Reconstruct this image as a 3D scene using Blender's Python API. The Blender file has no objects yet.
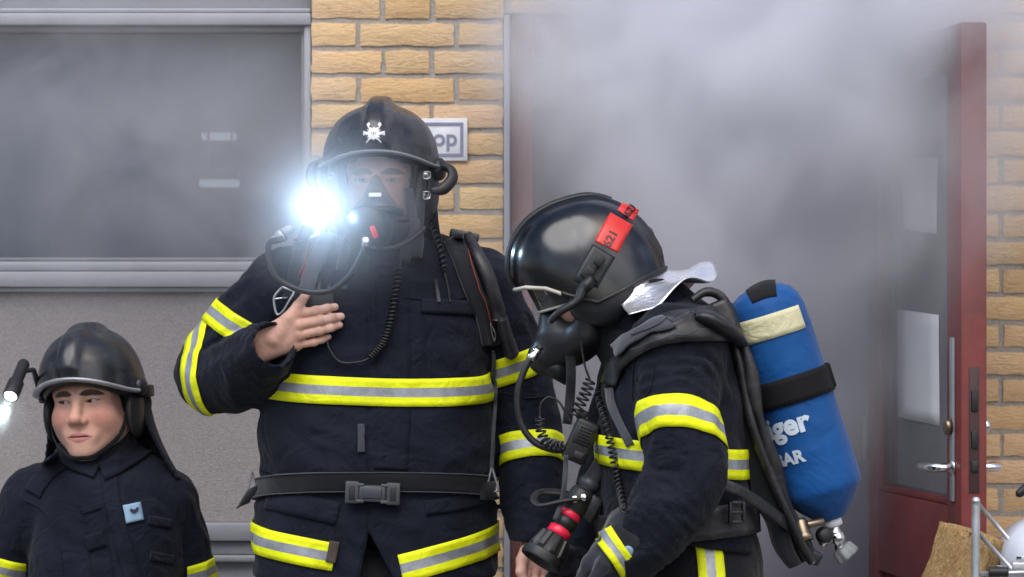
import bpy, bmesh, math
import numpy as np
from mathutils import Vector, Matrix
from mathutils.bvhtree import BVHTree
R = math.radians
SC = bpy.context.scene
COL = SC.collection

# ------------------------------------------------------------------ camera
FPX, D0, CZ, CX, CY = 3500.0, 7.0, 1.54, 512.0, 288.5
cam_d = bpy.data.cameras.new('camera'); cam = bpy.data.objects.new('camera', cam_d); COL.objects.link(cam)
cam.location = (0, -D0, CZ); cam.rotation_euler = (R(90), 0, 0)
cam_d.sensor_width = 36.0; cam_d.lens = FPX / 1024 * 36.0
cam_d.clip_start = 0.1; cam_d.clip_end = 500
cam_d.dof.use_dof = True; cam_d.dof.focus_distance = 6.85; cam_d.dof.aperture_fstop = 6.3
SC.camera = cam
# ------------------------------------------------------------------ sky, sun, exposure
SUN_EL, SUN_AZ = 52, -28          # sun high in front-left of the wall, veiled by cloud
w = bpy.data.worlds.new('World'); SC.world = w; w.use_nodes = True
nt = w.node_tree; nt.nodes.clear()
sky = nt.nodes.new('ShaderNodeTexSky'); sky.sky_type = 'NISHITA'; sky.sun_disc = False
sky.sun_elevation = R(SUN_EL); sky.sun_rotation = R(180 + SUN_AZ); sky.dust_density = 3.0; sky.air_density = 1.2; sky.ozone_density = 1.2
hs = nt.nodes.new('ShaderNodeHueSaturation'); hs.inputs['Saturation'].default_value = 1.0
bg = nt.nodes.new('ShaderNodeBackground'); bg.inputs['Strength'].default_value = 0.10
wo = nt.nodes.new('ShaderNodeOutputWorld')
ctc = nt.nodes.new('ShaderNodeTexCoord'); cmp_ = nt.nodes.new('ShaderNodeMapping'); cmp_.inputs['Scale'].default_value = (1, 1, 2.2); nt.links.new(ctc.outputs['Generated'], cmp_.inputs['Vector'])
cn = nt.nodes.new('ShaderNodeTexNoise'); cn.inputs['Scale'].default_value = 2.6; cn.inputs['Detail'].default_value = 7; cn.inputs['Roughness'].default_value = .58; nt.links.new(cmp_.outputs[0], cn.inputs['Vector'])
cr = nt.nodes.new('ShaderNodeValToRGB'); cr.color_ramp.elements[0].position = .42; cr.color_ramp.elements[0].color = (.52, .54, .60, 1); cr.color_ramp.elements[1].position = .62; cr.color_ramp.elements[1].color = (1.55, 1.52, 1.50, 1); nt.links.new(cn.outputs['Fac'], cr.inputs['Fac'])
cx = nt.nodes.new('ShaderNodeMixRGB'); cx.blend_type = 'MULTIPLY'; cx.inputs['Fac'].default_value = 1.0
nt.links.new(sky.outputs[0], hs.inputs['Color']); nt.links.new(hs.outputs[0], cx.inputs['Color1']); nt.links.new(cr.outputs['Color'], cx.inputs['Color2']); nt.links.new(cx.outputs[0], bg.inputs['Color']); nt.links.new(bg.outputs[0], wo.inputs['Surface'])
sd = bpy.data.lights.new('sun', 'SUN'); so = bpy.data.objects.new('sun', sd); COL.objects.link(so)
sd.energy = 1.5; sd.angle = R(48); sd.color = (1.0, 0.975, 0.95)
_el, _az = R(SUN_EL), R(SUN_AZ)
_d = Vector((math.sin(_az) * math.cos(_el), -math.cos(_az) * math.cos(_el), math.sin(_el)))
so.rotation_euler = _d.to_track_quat('Z', 'Y').to_euler(); so.location = (0, -5, 8)
SC.view_settings.view_transform = 'Standard'; SC.view_settings.look = 'None'
SC.view_settings.exposure = 0.8; SC.view_settings.gamma = 1.0; SC.view_settings.use_curve_mapping = False
cy = SC.cycles
cy.use_denoising = True
cy.max_bounces = 12; cy.volume_bounces = 9; cy.transparent_max_bounces = 24; cy.diffuse_bounces = 3
cy.volume_step_rate = 1.0; cy.volume_max_steps = 256
cy.caustics_reflective = False; cy.caustics_refractive = False; cy.sample_clamp_indirect = 4.0

def P(x, y, Y):
    """world point that stands at depth Y under photo position x, y (layout helper)"""
    d = D0 + Y
    return np.array([(x - CX) / FPX * d, Y, CZ - (y - CY) / FPX * d])

# ------------------------------------------------------------------ noise
_rng = np.random.RandomState(7)
_perm = np.concatenate([_rng.permutation(256)] * 3)
_g = _rng.normal(size=(256, 3)); _g /= np.linalg.norm(_g, axis=1)[:, None]; _g = _g.astype(np.float32)
def perlin(p):
    p = np.asarray(p, np.float32); i = np.floor(p).astype(np.int32); f = p - i; i &= 255
    u = f * f * f * (f * (f * 6 - 15) + 10)
    out = np.zeros(len(p), np.float32)
    for dx in (0, 1):
        wx = u[:, 0] if dx else 1 - u[:, 0]
        for dy in (0, 1):
            wy = u[:, 1] if dy else 1 - u[:, 1]
            for dz in (0, 1):
                wz = u[:, 2] if dz else 1 - u[:, 2]
                h = _perm[_perm[_perm[i[:, 0] + dx] + i[:, 1] + dy] + i[:, 2] + dz]
                g = _g[h]
                out += wx * wy * wz * (g[:, 0] * (f[:, 0] - dx) + g[:, 1] * (f[:, 1] - dy) + g[:, 2] * (f[:, 2] - dz))
    return out
def ridge(p):
    """cloth fold field, 0..1, rounded ridges with narrow valleys"""
    return 1 - np.sqrt((perlin(p) * 1.7) ** 2 + 0.01)
# ------------------------------------------------------------------ distance fields
def vec(*a): return np.array(a, np.float32)
def smin(a, b, k):
    h = np.clip(0.5 + 0.5 * (b - a) / k, 0, 1)
    return b + (a - b) * h - k * h * (1 - h)
def smax(a, b, k): return -smin(-a, -b, k)
def cone(p, a, b, ra, rb):
    a = np.asarray(a, np.float32); b = np.asarray(b, np.float32); ba = b - a; pa = p - a
    h = np.clip((pa @ ba) / float(ba @ ba), 0, 1)
    return np.linalg.norm(pa - h[:, None] * ba, axis=1) - (ra + (rb - ra) * h)
def ball(p, c, r): return np.linalg.norm(p - np.asarray(c, np.float32), axis=1) - r
def ell(p, c, r, M=None):
    q = p - np.asarray(c, np.float32)
    if M is not None: q = q @ np.asarray(M, np.float32)      # columns of M = local axes
    r = np.asarray(r, np.float32)
    k0 = np.linalg.norm(q / r, axis=1); k1 = np.linalg.norm(q / (r * r), axis=1) + 1e-9
    return k0 * (k0 - 1) / k1
def rbox(p, c, hs, r, M=None):
    q = p - np.asarray(c, np.float32)
    if M is not None: q = q @ np.asarray(M, np.float32)
    q = np.abs(q) - (np.asarray(hs, np.float32) - r)
    return np.linalg.norm(np.maximum(q, 0), axis=1) + np.minimum(q.max(axis=1), 0) - r
def cmr(pts, n):
    """Catmull-Rom through rows of pts, n samples"""
    a = np.asarray(pts, float); m = len(a)
    e = np.vstack([2 * a[0] - a[1], a, 2 * a[-1] - a[-2]])
    t = np.linspace(0, m - 1 - 1e-9, n); i = t.astype(int); f = (t - i)[:, None]
    p0, p1, p2, p3 = e[i], e[i + 1], e[i + 2], e[i + 3]
    return 0.5 * (2 * p1 + (p2 - p0) * f + (2 * p0 - 5 * p1 + 4 * p2 - p3) * f * f + (3 * p1 - p0 - 3 * p2 + p3) * f ** 3)
def limb(p, pts, rad, k=0.03, fold=0.0, fa=26.0, fr=1.3, seed=0.0, n=None):
    """tapered tube through joints, with folds running round it that gather at the bends"""
    c = cmr(np.column_stack([np.asarray(pts), rad]), n or (len(pts) * 4)).astype(np.float32)
    best = np.full(len(p), 9.0, np.float32); T = np.zeros(len(p), np.float32); Q = np.zeros((len(p), 3), np.float32)
    t0 = 0.0
    for i in range(len(c) - 1):
        a, b = c[i, :3], c[i + 1, :3]; ba = b - a; L = float(np.linalg.norm(ba)) + 1e-9
        pa = p - a; h = np.clip((pa @ ba) / (L * L), 0, 1); q = pa - h[:, None] * ba
        r = c[i, 3] + (c[i + 1, 3] - c[i, 3]) * h
        d = np.linalg.norm(q, axis=1) - r
        m = d < best
        best = np.where(m, d, best); T = np.where(m, t0 + h * L, T)
        Q[m] = (q / r[:, None])[m]
        t0 += L
    if fold:
        near = np.abs(best) < 0.06
        s = np.column_stack([T * fa + Q[:, 0] * .8 + seed, Q[:, 0] * fr + Q[:, 2] * .9, Q[:, 1] * fr + Q[:, 2] * fr + seed])[near]
        s2 = s * np.array([.45, .8, .8], np.float32) + 11.3
        g = ridge(s) * .55 + ridge(s2)
        best[near] -= (fold * (g - .75)).astype(np.float32)
    return best
def trunk(p, O, U, V, W, rows, fold=0.0, seed=0.0, fz=9.0, fx=7.0):
    """lofted body: rows of (w, u0, v0, half_u, half_v, power) in the frame O + u U + v V + w W"""
    q = p - np.asarray(O, np.float32)
    M = np.column_stack([U, V, W]).astype(np.float32); q = q @ M
    rows = np.asarray(rows, float); t = np.linspace(0, len(rows) - 1, len(rows)); d = cmr(rows, len(rows) * 8)
    o = np.argsort(d[:, 0]); d = d[o]
    ww = q[:, 2]
    g = [np.interp(ww, d[:, 0], d[:, j]).astype(np.float32) for j in range(1, 6)]
    a = np.abs((q[:, 0] - g[0]) / g[2]) + 1e-6; b = np.abs((q[:, 1] - g[1]) / g[3]) + 1e-6
    f = ((a ** g[4] + b ** g[4]) ** (1 / g[4]) - 1) * np.minimum(g[2], g[3])
    if fold:
        near = np.abs(f) < .06
        s = np.column_stack([q[:, 0] * fx + seed, q[:, 1] * fx, ww * fz + q[:, 0] * 2.2])[near]
        f[near] -= fold * (ridge(s) * .9 + .5 * ridge(s * 2.1 + 5) - .9)
    return smax(smax(f, d[0, 0] - ww, .02), ww - d[-1, 0], .03)
class Grid:
    def __init__(s, lo, hi, h):
        s.lo = np.asarray(lo, np.float32); s.h = h
        s.n = np.ceil((np.asarray(hi) - s.lo) / h).astype(int) + 1
        ax = [s.lo[i] + h * np.arange(s.n[i], dtype=np.float32) for i in range(3)]
        X = np.meshgrid(*ax, indexing='ij'); s.p = np.column_stack([x.ravel() for x in X]).astype(np.float32)
def nets(G, f):
    """naive surface nets -> verts, quads (outward)"""
    f = f.reshape(G.n).astype(np.float32).copy()
    f[0], f[-1] = np.maximum(f[0], 1e-3), np.maximum(f[-1], 1e-3)
    f[:, 0] = np.maximum(f[:, 0], 1e-3); f[:, -1] = np.maximum(f[:, -1], 1e-3)
    f[:, :, 0] = np.maximum(f[:, :, 0], 1e-3); f[:, :, -1] = np.maximum(f[:, :, -1], 1e-3)
    ins = f < 0; nx, ny, nz = G.n
    cs = [ins[i:nx - 1 + i, j:ny - 1 + j, k:nz - 1 + k] for i in (0, 1) for j in (0, 1) for k in (0, 1)]
    tot = sum(c.astype(np.int8) for c in cs); act = (tot > 0) & (tot < 8)
    idx = np.full(act.shape, -1, np.int64); cells = np.argwhere(act); idx[act] = np.arange(len(cells))
    corners = [(i, j, k) for i in (0, 1) for j in (0, 1) for k in (0, 1)]
    fv = np.array([f[cells[:, 0] + c[0], cells[:, 1] + c[1], cells[:, 2] + c[2]] for c in corners])
    acc = np.zeros((len(cells), 3)); cnt = np.zeros(len(cells))
    for a in range(8):
        for b in range(a + 1, 8):
            ca, cb = np.array(corners[a]), np.array(corners[b])
            if np.abs(ca - cb).sum() != 1: continue
            fa, fb = fv[a], fv[b]; m = (fa < 0) != (fb < 0)
            t = np.where(m, fa / np.where(m, fa - fb, 1), 0)
            pt = ca + t[:, None] * (cb - ca)
            acc += np.where(m[:, None], pt, 0); cnt += m
    v = G.lo + G.h * (cells + acc / cnt[:, None])
    quads = []
    for ax in range(3):
        b, c = (ax + 1) % 3, (ax + 2) % 3
        sl = [slice(None)] * 3; sl2 = list(sl); sl[ax] = slice(0, -1); sl2[ax] = slice(1, None)
        s1, s2 = ins[tuple(sl)], ins[tuple(sl2)]
        e = np.argwhere(s1 != s2); e = e[(e[:, b] > 0) & (e[:, c] > 0) & (e[:, b] < G.n[b] - 1) & (e[:, c] < G.n[c] - 1)]
        if not len(e): continue
        o = np.zeros(3, int); ob = o.copy(); ob[b] = 1; oc = o.copy(); oc[c] = 1
        g = lambda d: idx[tuple((e - d).T)]
        q = np.column_stack([g(ob + oc), g(oc), g(o), g(ob)])
        fl = ~s1[tuple(e.T)]
        q[fl] = q[fl][:, ::-1]
        quads.append(q)
    return v, np.vstack(quads)
# ------------------------------------------------------------------ mesh and object helpers
def mesh_obj(name, v, f, mat=None, parent=None, smooth=True):
    me = bpy.data.meshes.new(name)
    v = np.asarray(v, np.float32)
    if isinstance(f, np.ndarray):
        n, k = f.shape
        me.vertices.add(len(v)); me.vertices.foreach_set('co', v.ravel())
        me.loops.add(n * k); me.loops.foreach_set('vertex_index', f.astype(np.int32).ravel())
        me.polygons.add(n); me.polygons.foreach_set('loop_start', np.arange(0, n * k, k, dtype=np.int32))
        me.update(calc_edges=True); me.validate()
    else:
        me.from_pydata([tuple(map(float, x)) for x in v], [], [tuple(map(int, x)) for x in f]); me.update()
    if smooth: me.polygons.foreach_set('use_smooth', np.ones(len(me.polygons), bool))
    if mat: me.materials.append(mat)
    return link(name, me, parent)
def link(name, me, parent=None):
    o = bpy.data.objects.new(name, me); COL.objects.link(o)
    if parent is not None:
        o.parent = parent; o.matrix_parent_inverse = parent_world(parent).inverted()
    return o
def parent_world(o):
    m = o.matrix_basis.copy()
    return (parent_world(o.parent) @ o.matrix_parent_inverse @ m) if o.parent else m
def thing(name, label, cat, loc, group=None):
    o = bpy.data.objects.new(name, None); COL.objects.link(o); o.location = tuple(map(float, loc)); o.empty_display_size = .05
    return tag(o, label, cat, group)
def tag(o, label=None, cat=None, group=None, kind=None):
    if label: o['label'] = label
    if cat: o['category'] = cat
    if group: o['group'] = group
    if kind: o['kind'] = kind
    return o
def plab(o, label): o['label'] = label; return o
class MB:
    """collects shapes; build() links them as one mesh object"""
    def __init__(s): s.v = []; s.f = []
    def add(s, v, f):
        b = len(s.v); s.v += [tuple(map(float, x)) for x in v]; s.f += [tuple(int(i) + b for i in q) for q in f]; return s
    def grid(s, g, close_u=False, close_v=False, flip=False):
        g = np.asarray(g); nu, nv = g.shape[:2]; f = []
        for i in range(nu if close_u else nu - 1):
            for j in range(nv if close_v else nv - 1):
                a, b, c, d = i * nv + j, ((i + 1) % nu) * nv + j, ((i + 1) % nu) * nv + (j + 1) % nv, i * nv + (j + 1) % nv
                f.append((a, d, c, b) if flip else (a, b, c, d))
        return s.add(g.reshape(-1, 3), f)
    def sheet(s, g, th):
        """a grid of points with thickness th along its normals"""
        g = np.asarray(g, float); n = np.cross(np.gradient(g, axis=0), np.gradient(g, axis=1)); n /= np.linalg.norm(n, axis=2)[..., None] + 1e-12
        b = g - n * th; nu, nv = g.shape[:2]
        V = np.vstack([g.reshape(-1, 3), b.reshape(-1, 3)]); K = nu * nv; f = []
        for i in range(nu - 1):
            for j in range(nv - 1):
                q = (i * nv + j, (i + 1) * nv + j, (i + 1) * nv + j + 1, i * nv + j + 1)
                f.append(q); f.append(tuple(x + K for x in q[::-1]))
        ed = [i * nv for i in range(nu)] + [(nu - 1) * nv + j for j in range(1, nv)] + [i * nv + nv - 1 for i in range(nu - 2, -1, -1)] + [j for j in range(nv - 2, 0, -1)]
        for a, c in zip(ed, ed[1:] + ed[:1]): f.append((a, a + K, c + K, c))
        return s.add(V, f)
    def tube(s, path, r, seg=12, caps=True, flat=1.0, up=None):
        p = np.asarray(path, float); n = len(p); rr = np.broadcast_to(np.asarray(r, float), (n,))
        t = np.gradient(p, axis=0); t /= np.linalg.norm(t, axis=1)[:, None] + 1e-12
        ref = np.asarray(up, float) if up is not None else (np.array([0, 0, 1.]) if abs(t[0, 2]) < .9 else np.array([1., 0, 0]))
        u = np.cross(t[0], ref); u /= np.linalg.norm(u); rings = []
        for i in range(n):
            if up is not None:
                u = np.cross(t[i], ref)
            else:
                u = u - t[i] * (u @ t[i])
            u = u / (np.linalg.norm(u) + 1e-12); wv = np.cross(t[i], u)
            a = np.linspace(0, 2 * np.pi, seg, endpoint=False)
            rings.append(p[i] + rr[i] * (np.cos(a)[:, None] * u + flat * np.sin(a)[:, None] * wv))
        b = len(s.v); s.grid(rings, close_v=True, flip=True)
        if caps:
            s.f.append(tuple(b + i for i in range(seg))); s.f.append(tuple(b + (n - 1) * seg + i for i in reversed(range(seg))))
        return s
    def lathe(s, O, A, prof, seg=32, U=None):
        """prof: list of (along, radius); the axis runs from O along A"""
        A = np.asarray(A, float); A /= np.linalg.norm(A)
        ref = np.array([0, 0, 1.]) if abs(A[2]) < .9 else np.array([1., 0, 0])
        u = np.cross(A, ref); u /= np.linalg.norm(u); v = np.cross(A, u); a = np.linspace(0, 2 * np.pi, seg, endpoint=False)
        rings = [np.asarray(O) + A * h + max(r, 1e-5) * (np.cos(a)[:, None] * u + np.sin(a)[:, None] * v) for h, r in prof]
        return s.grid(rings, close_v=True, flip=True)
    def box(s, c, hs, M=None, bev=0.0, seg=2):
        bm = bmesh.new(); bmesh.ops.create_cube(bm, size=2.0)
        for q in bm.verts: q.co = Vector((q.co.x * hs[0], q.co.y * hs[1], q.co.z * hs[2]))
        if bev: bmesh.ops.bevel(bm, geom=bm.edges[:] + bm.verts[:], offset=bev, segments=seg, profile=.5, affect='EDGES')
        M = np.eye(3) if M is None else np.asarray(M)
        v = np.array([q.co[:] for q in bm.verts]) @ M.T + np.asarray(c); bm.verts.index_update()
        s.add(v, [[q.index for q in f.verts] for f in bm.faces]); bm.free(); return s
    def prism(s, poly, M, O, th, bev=0.0):
        """outline poly (2D) in the first two columns of M, from O, thickness th along the third"""
        bm = bmesh.new(); vs = [bm.verts.new((x, y, 0)) for x, y in poly]; f = bm.faces.new(vs); f.normal_update()
        r = bmesh.ops.extrude_face_region(bm, geom=[f])
        for e in r['geom']:
            if isinstance(e, bmesh.types.BMVert): e.co.z += th
        bmesh.ops.recalc_face_normals(bm, faces=bm.faces[:])
        if bev: bmesh.ops.bevel(bm, geom=bm.edges[:], offset=bev, segments=2, profile=.5, affect='EDGES')
        M = np.asarray(M); bm.verts.index_update()
        v = np.array([q.co[:] for q in bm.verts]) @ M.T + np.asarray(O)
        s.add(v, [[q.index for q in f.verts] for f in bm.faces]); bm.free(); return s
    def build(s, name, mat, parent=None, smooth=True, angle=None):
        o = mesh_obj(name, s.v, s.f, mat, parent, smooth)
        if smooth and angle:
            o.data.set_sharp_from_angle(angle=R(angle))
        return o
def frame(fwd, up=(0, 0, 1)):
    """columns: right, away (= fwd), up"""
    f = np.asarray(fwd, float); f /= np.linalg.norm(f); u = np.asarray(up, float); r = np.cross(f, u); r /= np.linalg.norm(r); u = np.cross(r, f)
    return np.column_stack([r, f, u])
def rot(axis, deg): return np.array(Matrix.Rotation(R(deg), 3, axis))
def bvh_of(v, q): return BVHTree.FromPolygons([tuple(map(float, x)) for x in v], [tuple(map(int, x)) for x in q])
def ring(bvh, c, A, ref, a0, a1, ws, off, n=64, bend=None):
    """grid of points on a body surface: rays out of the axis point c; ws = offsets along A"""
    A = np.asarray(A, float); A /= np.linalg.norm(A); e1 = np.asarray(ref, float); e1 = e1 - A * (e1 @ A); e1 /= np.linalg.norm(e1); e2 = np.cross(A, e1)
    out = []
    for t in np.linspace(R(a0), R(a1), n):
        d = math.cos(t) * e1 + math.sin(t) * e2; row = []
        for wv in ws:
            o = np.asarray(c) + A * (wv + (bend(math.degrees(t)) if bend else 0))
            h = bvh.ray_cast(Vector(o), Vector(d), 1.0)
            row.append(np.array(h[0]) + d * off if h[0] is not None else (row[-1] if row else (out[-1][len(row)] if out else o + d * .1)))
        out.append(row)
    return np.array(out)
def drape(bvh, px, off, Yf=-1.0, far=None):
    """points of the photo layout dropped on to a body surface from the front"""
    o = Vector((0, -D0, CZ)); out = []; last = None
    for x, y in px:
        d = Vector(P(x, y, 0)) - o; d.normalize(); h = bvh.ray_cast(o, d, 20)
        if h[0] is None:
            q = P(x, y, far if far is not None else (last[1] if last is not None else 0))
        else:
            nn_ = np.array(h[1]); q = np.array(h[0]) + nn_ * (off if nn_ @ np.array(d) < 0 else -off)
        out.append(q); last = q
    return np.array(out)
def ribbon(bvh, px, wid, off, th=.003, n=40, nv=5, fixed=None):
    """a strap laid along pixel path px (rows x, y, and optional width) on a surface"""
    c = cmr(np.asarray(px, float), n); xy = c[:, :2]; ww = c[:, 2] if c.shape[1] > 2 else np.full(n, wid)
    t = np.gradient(xy, axis=0); t /= np.linalg.norm(t, axis=1)[:, None]; nn = np.column_stack([-t[:, 1], t[:, 0]])
    g = np.zeros((n, nv, 3))
    for j in range(nv):
        k = (j / (nv - 1) - .5)
        g[:, j] = drape(bvh, xy + nn * (ww * k)[:, None], off)
    # soften
    for _ in range(3):
        g[1:-1] = (g[:-2] + 2 * g[1:-1] + g[2:]) / 4
    nrm = np.cross(np.gradient(g, axis=0), np.gradient(g, axis=1))
    if nrm[..., 1].mean() > 0: g = g[:, ::-1]
    return MB().sheet(g, th)
def helix(path, r, turns, n=None):
    p = np.asarray(path, float); n = n or int(turns * 14); c = cmr(p, n); t = np.gradient(c, axis=0); t /= np.linalg.norm(t, axis=1)[:, None]
    u = np.cross(t[0], [0.3, 1, .2]); u /= np.linalg.norm(u); out = []
    for i in range(n):
        u = u - t[i] * (u @ t[i]); u /= np.linalg.norm(u); wv = np.cross(t[i], u); a = 2 * np.pi * turns * i / n
        out.append(c[i] + r * (math.cos(a) * u + math.sin(a) * wv))
    return np.array(out)
def text_mesh(s, size, bold=0.0, depth=0.0):
    cu = bpy.data.curves.new('lettering', 'FONT'); cu.body = s; cu.size = size; cu.align_x = 'CENTER'; cu.align_y = 'CENTER'; cu.offset = bold; cu.resolution_u = 6
    o = bpy.data.objects.new('lettering', cu); COL.objects.link(o); dg = bpy.context.evaluated_depsgraph_get(); dg.update()
    me = bpy.data.meshes.new_from_object(o.evaluated_get(dg)); bpy.data.objects.remove(o); bpy.data.curves.remove(cu)
    bm = bmesh.new(); bm.from_mesh(me); bmesh.ops.triangulate(bm, faces=bm.faces[:])
    for _ in range(2): 
        bmesh.ops.subdivide_edges(bm, edges=[e for e in bm.edges if e.calc_length() > size * .12], cuts=1)
        bmesh.ops.triangulate(bm, faces=bm.faces[:])
    bm.verts.index_update(); v = np.array([q.co[:] for q in bm.verts]); f = [[q.index for q in t.verts] for t in bm.faces]; bm.free(); bpy.data.meshes.remove(me)
    return v, f
# ------------------------------------------------------------------ materials
class NT:
    def __init__(s, name):
        s.m = bpy.data.materials.new(name); s.m.use_nodes = True; s.t = s.m.node_tree; s.t.nodes.clear()
        s.out = s.t.nodes.new('ShaderNodeOutputMaterial')
    def n(s, kind, **k):
        x = s.t.nodes.new('ShaderNode' + kind)
        for a, v in k.items():
            if a.startswith('i_'):
                key = a[2:].replace('_', ' ')
                x.inputs[key].default_value = v
            else: setattr(x, a, v)
        return x
    def l(s, a, b): s.t.links.new(a, b)
    def obj(s, scale=(1, 1, 1)):
        tc = s.n('TexCoord'); mp = s.n('Mapping'); mp.inputs['Scale'].default_value = scale; s.l(tc.outputs['Object'], mp.inputs['Vector']); return mp.outputs[0]
    def noise(s, v, scale, detail=4, rough=.55, dist=0.0):
        x = s.n('TexNoise'); x.inputs['Scale'].default_value = scale; x.inputs['Detail'].default_value = detail; x.inputs['Roughness'].default_value = rough; x.inputs['Distortion'].default_value = dist
        s.l(v, x.inputs['Vector']); return x.outputs['Fac']
    def ramp(s, fac, stops):
        x = s.n('ValToRGB'); e = x.color_ramp.elements
        while len(e) < len(stops): e.new(.5)
        for q, (p, c) in zip(e, stops): q.position = p; q.color = c if len(c) == 4 else (*c, 1)
        s.l(fac, x.inputs['Fac']); return x.outputs['Color']
    def mix(s, fac, a, b, mode='MIX'):
        x = s.n('MixRGB', blend_type=mode)
        for k, v in (('Fac', fac), ('Color1', a), ('Color2', b)):
            if hasattr(v, 'links') or hasattr(v, 'is_output'): s.l(v, x.inputs[k])
            else: x.inputs[k].default_value = v if not isinstance(v, tuple) or len(v) == 4 else (*v, 1)
        return x.outputs[0]
    def math(s, op, a, b=0.0, c=None, clamp=False):
        x = s.n('Math', operation=op); x.use_clamp = clamp
        for i, v in enumerate((a, b) if c is None else (a, b, c)):
            if hasattr(v, 'is_output'): s.l(v, x.inputs[i])
            else: x.inputs[i].default_value = v
        return x.outputs[0]
    def bump(s, h, strength, dist, normal=None):
        x = s.n('Bump'); x.inputs['Strength'].default_value = strength; x.inputs['Distance'].default_value = dist; s.l(h, x.inputs['Height'])
        if normal is not None: s.l(normal, x.inputs['Normal'])
        return x.outputs[0]
    def bsdf(s, color, rough=.5, metal=0.0, normal=None, **k):
        x = s.n('BsdfPrincipled')
        for key, v in (('Base Color', color), ('Roughness', rough), ('Metallic', metal)) + tuple(k.items()):
            if hasattr(v, 'is_output'): s.l(v, x.inputs[key])
            else: x.inputs[key].default_value = (*v, 1) if isinstance(v, tuple) and len(v) == 3 and key not in ('Subsurface Radius',) else v
        if normal is not None: s.l(normal, x.inputs['Normal'])
        s.l(x.outputs[0], s.out.inputs['Surface']); return x
M = {}
def fabric(name, col, rough=.85, weave=620, fold=.6, var=.25, sheen=.25, wear=0.0, foldscale=14):
    t = NT(name); v = t.obj()
    big = t.noise(v, foldscale, 3, .5, 1.2); mid = t.noise(v, foldscale * 4.5, 4, .6, .6); fine = t.noise(v, weave, 2, .5)
    lo = tuple(c * (1 - var) for c in col); hi = tuple(c * (1 + var) for c in col)
    c = t.ramp(t.noise(v, 9, 5, .6), [(.3, lo), (.7, hi)])
    if wear:
        dust = t.ramp(t.noise(v, 5.3, 8, .72, 1.0), [(.52, (0, 0, 0)), (.8, (1, 1, 1))])
        c = t.mix(t.math('MULTIPLY', dust, wear), c, (.10, .10, .11))
    h = t.math('ADD', t.math('MULTIPLY', big, 1.0), t.math('MULTIPLY', mid, .08))
    n1 = t.bump(h, fold, .02); n2 = t.bump(fine, .28, .0012, n1)
    t.bsdf(c, rough, 0, n2, **{'Sheen Weight': sheen, 'Sheen Roughness': .5, 'Specular IOR Level': .25}); M[name] = t.m; return t.m
def plastic(name, col, rough=.35, bump=.12, scale=90, var=.15, metal=0.0, spec=.5, coat=0.0, rvar=.12, dirt=0.0):
    t = NT(name); v = t.obj()
    n = t.noise(v, scale, 4, .6); g = t.noise(v, 14, 6, .65, .4)
    lo = tuple(c * (1 - var) for c in col); hi = tuple(c * (1 + var) for c in col)
    c = t.ramp(g, [(.3, lo), (.7, hi)])
    if dirt: c = t.mix(t.math('MULTIPLY', t.ramp(t.noise(v, 23, 8, .75), [(.5, (0, 0, 0)), (.72, (1, 1, 1))]), dirt), c, (.17, .16, .15))
    r = t.math('ADD', t.math('MULTIPLY', g, rvar * 2), rough - rvar)
    t.bsdf(c, r, metal, t.bump(n, bump, .002), **{'Specular IOR Level': spec, 'Coat Weight': coat, 'Coat Roughness': .08}); M[name] = t.m; return t.m
fabric('coat_navy', (.0040, .0060, .0150), wear=.05, fold=.6, sheen=.05)
fabric('coat_navy_boy', (.0044, .0066, .0160), wear=.03, fold=.6, sheen=.05)
fabric('coat_navy_bent', (.0037, .0054, .0132), wear=.06, fold=.6, sheen=.05)
fabric('trouser_navy', (.0038, .0042, .0070), sheen=.1)
fabric('hood_black', (.009, .010, .013), weave=900, sheen=.1)
fabric('webbing', (.0075, .0085, .0125), weave=380, fold=.15, wear=.12)
fabric('strap_grey', (.05, .053, .065), weave=380, fold=.15, wear=.3)
fabric('glove_dark', (.016, .018, .026), weave=500, wear=.2)
fabric('stripe_yellow', (.80, .86, .008), rough=.55, weave=1300, fold=.25, var=.12, sheen=0, wear=.30, foldscale=22)
fabric('tank_cover', (.0020, .068, .245), rough=.6, weave=900, fold=.35, var=.12, sheen=.1, foldscale=10)
fabric('tank_strap', (.006, .006, .008), weave=260, fold=.15, sheen=.02)
fabric('label_cream', (.60, .57, .36), rough=.7, weave=500, fold=.3, var=.1, sheen=0, foldscale=30)
fabric('badge_blue', (.25, .38, .52), rough=.7, weave=900, fold=.1, sheen=0)
t = NT('stripe_silver'); v = t.obj(); c = t.ramp(t.noise(v, 40, 7, .75), [(.3, (.24, .255, .28)), (.7, (.40, .42, .45))])
t.bsdf(c, .45, .35, t.bump(t.noise(v, 16, 4, .6, 1.), .25, .01)); M['stripe_silver'] = t.m
t = NT('tape_dirty'); v = t.obj(); t.bsdf(t.ramp(t.noise(v, 60, 6, .7), [(.3, (.03, .025, .02)), (.7, (.10, .07, .05))]), .7); M['tape_dirty'] = t.m
plastic('helmet_black', (.012, .0125, .015), .28, .05, 160, dirt=.10, coat=.25)
plastic('helmet_gloss', (.0040, .0040, .0055), .20, .012, 30, coat=.0, rvar=.05, spec=.7)
plastic('helmet_worn', (.017, .019, .024), .25, .10, 70, dirt=.22)
plastic('rubber_black', (.011, .011, .013), .5, .2, 120, dirt=.08)
plastic('mask_black', (.013, .014, .017), .42, .1, 120, dirt=.08)
plastic('harness_black', (.014, .014, .017), .45, .25, 60, dirt=.25)
plastic('buckle_grey', (.045, .05, .06), .42, .15, 120, dirt=.2)
plastic('trim_grey', (.20, .21, .225), .4, .2, 60, dirt=.3)
plastic('silver_trim', (.38, .39, .42), .38, .3, 60, metal=.5, var=.3, dirt=.4)
plastic('cream_trim', (.50, .47, .40), .45, .2, 60, var=.2)
plastic('chrome', (.75, .75, .77), .16, .02, 60, metal=1.0, var=.1)
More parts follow.
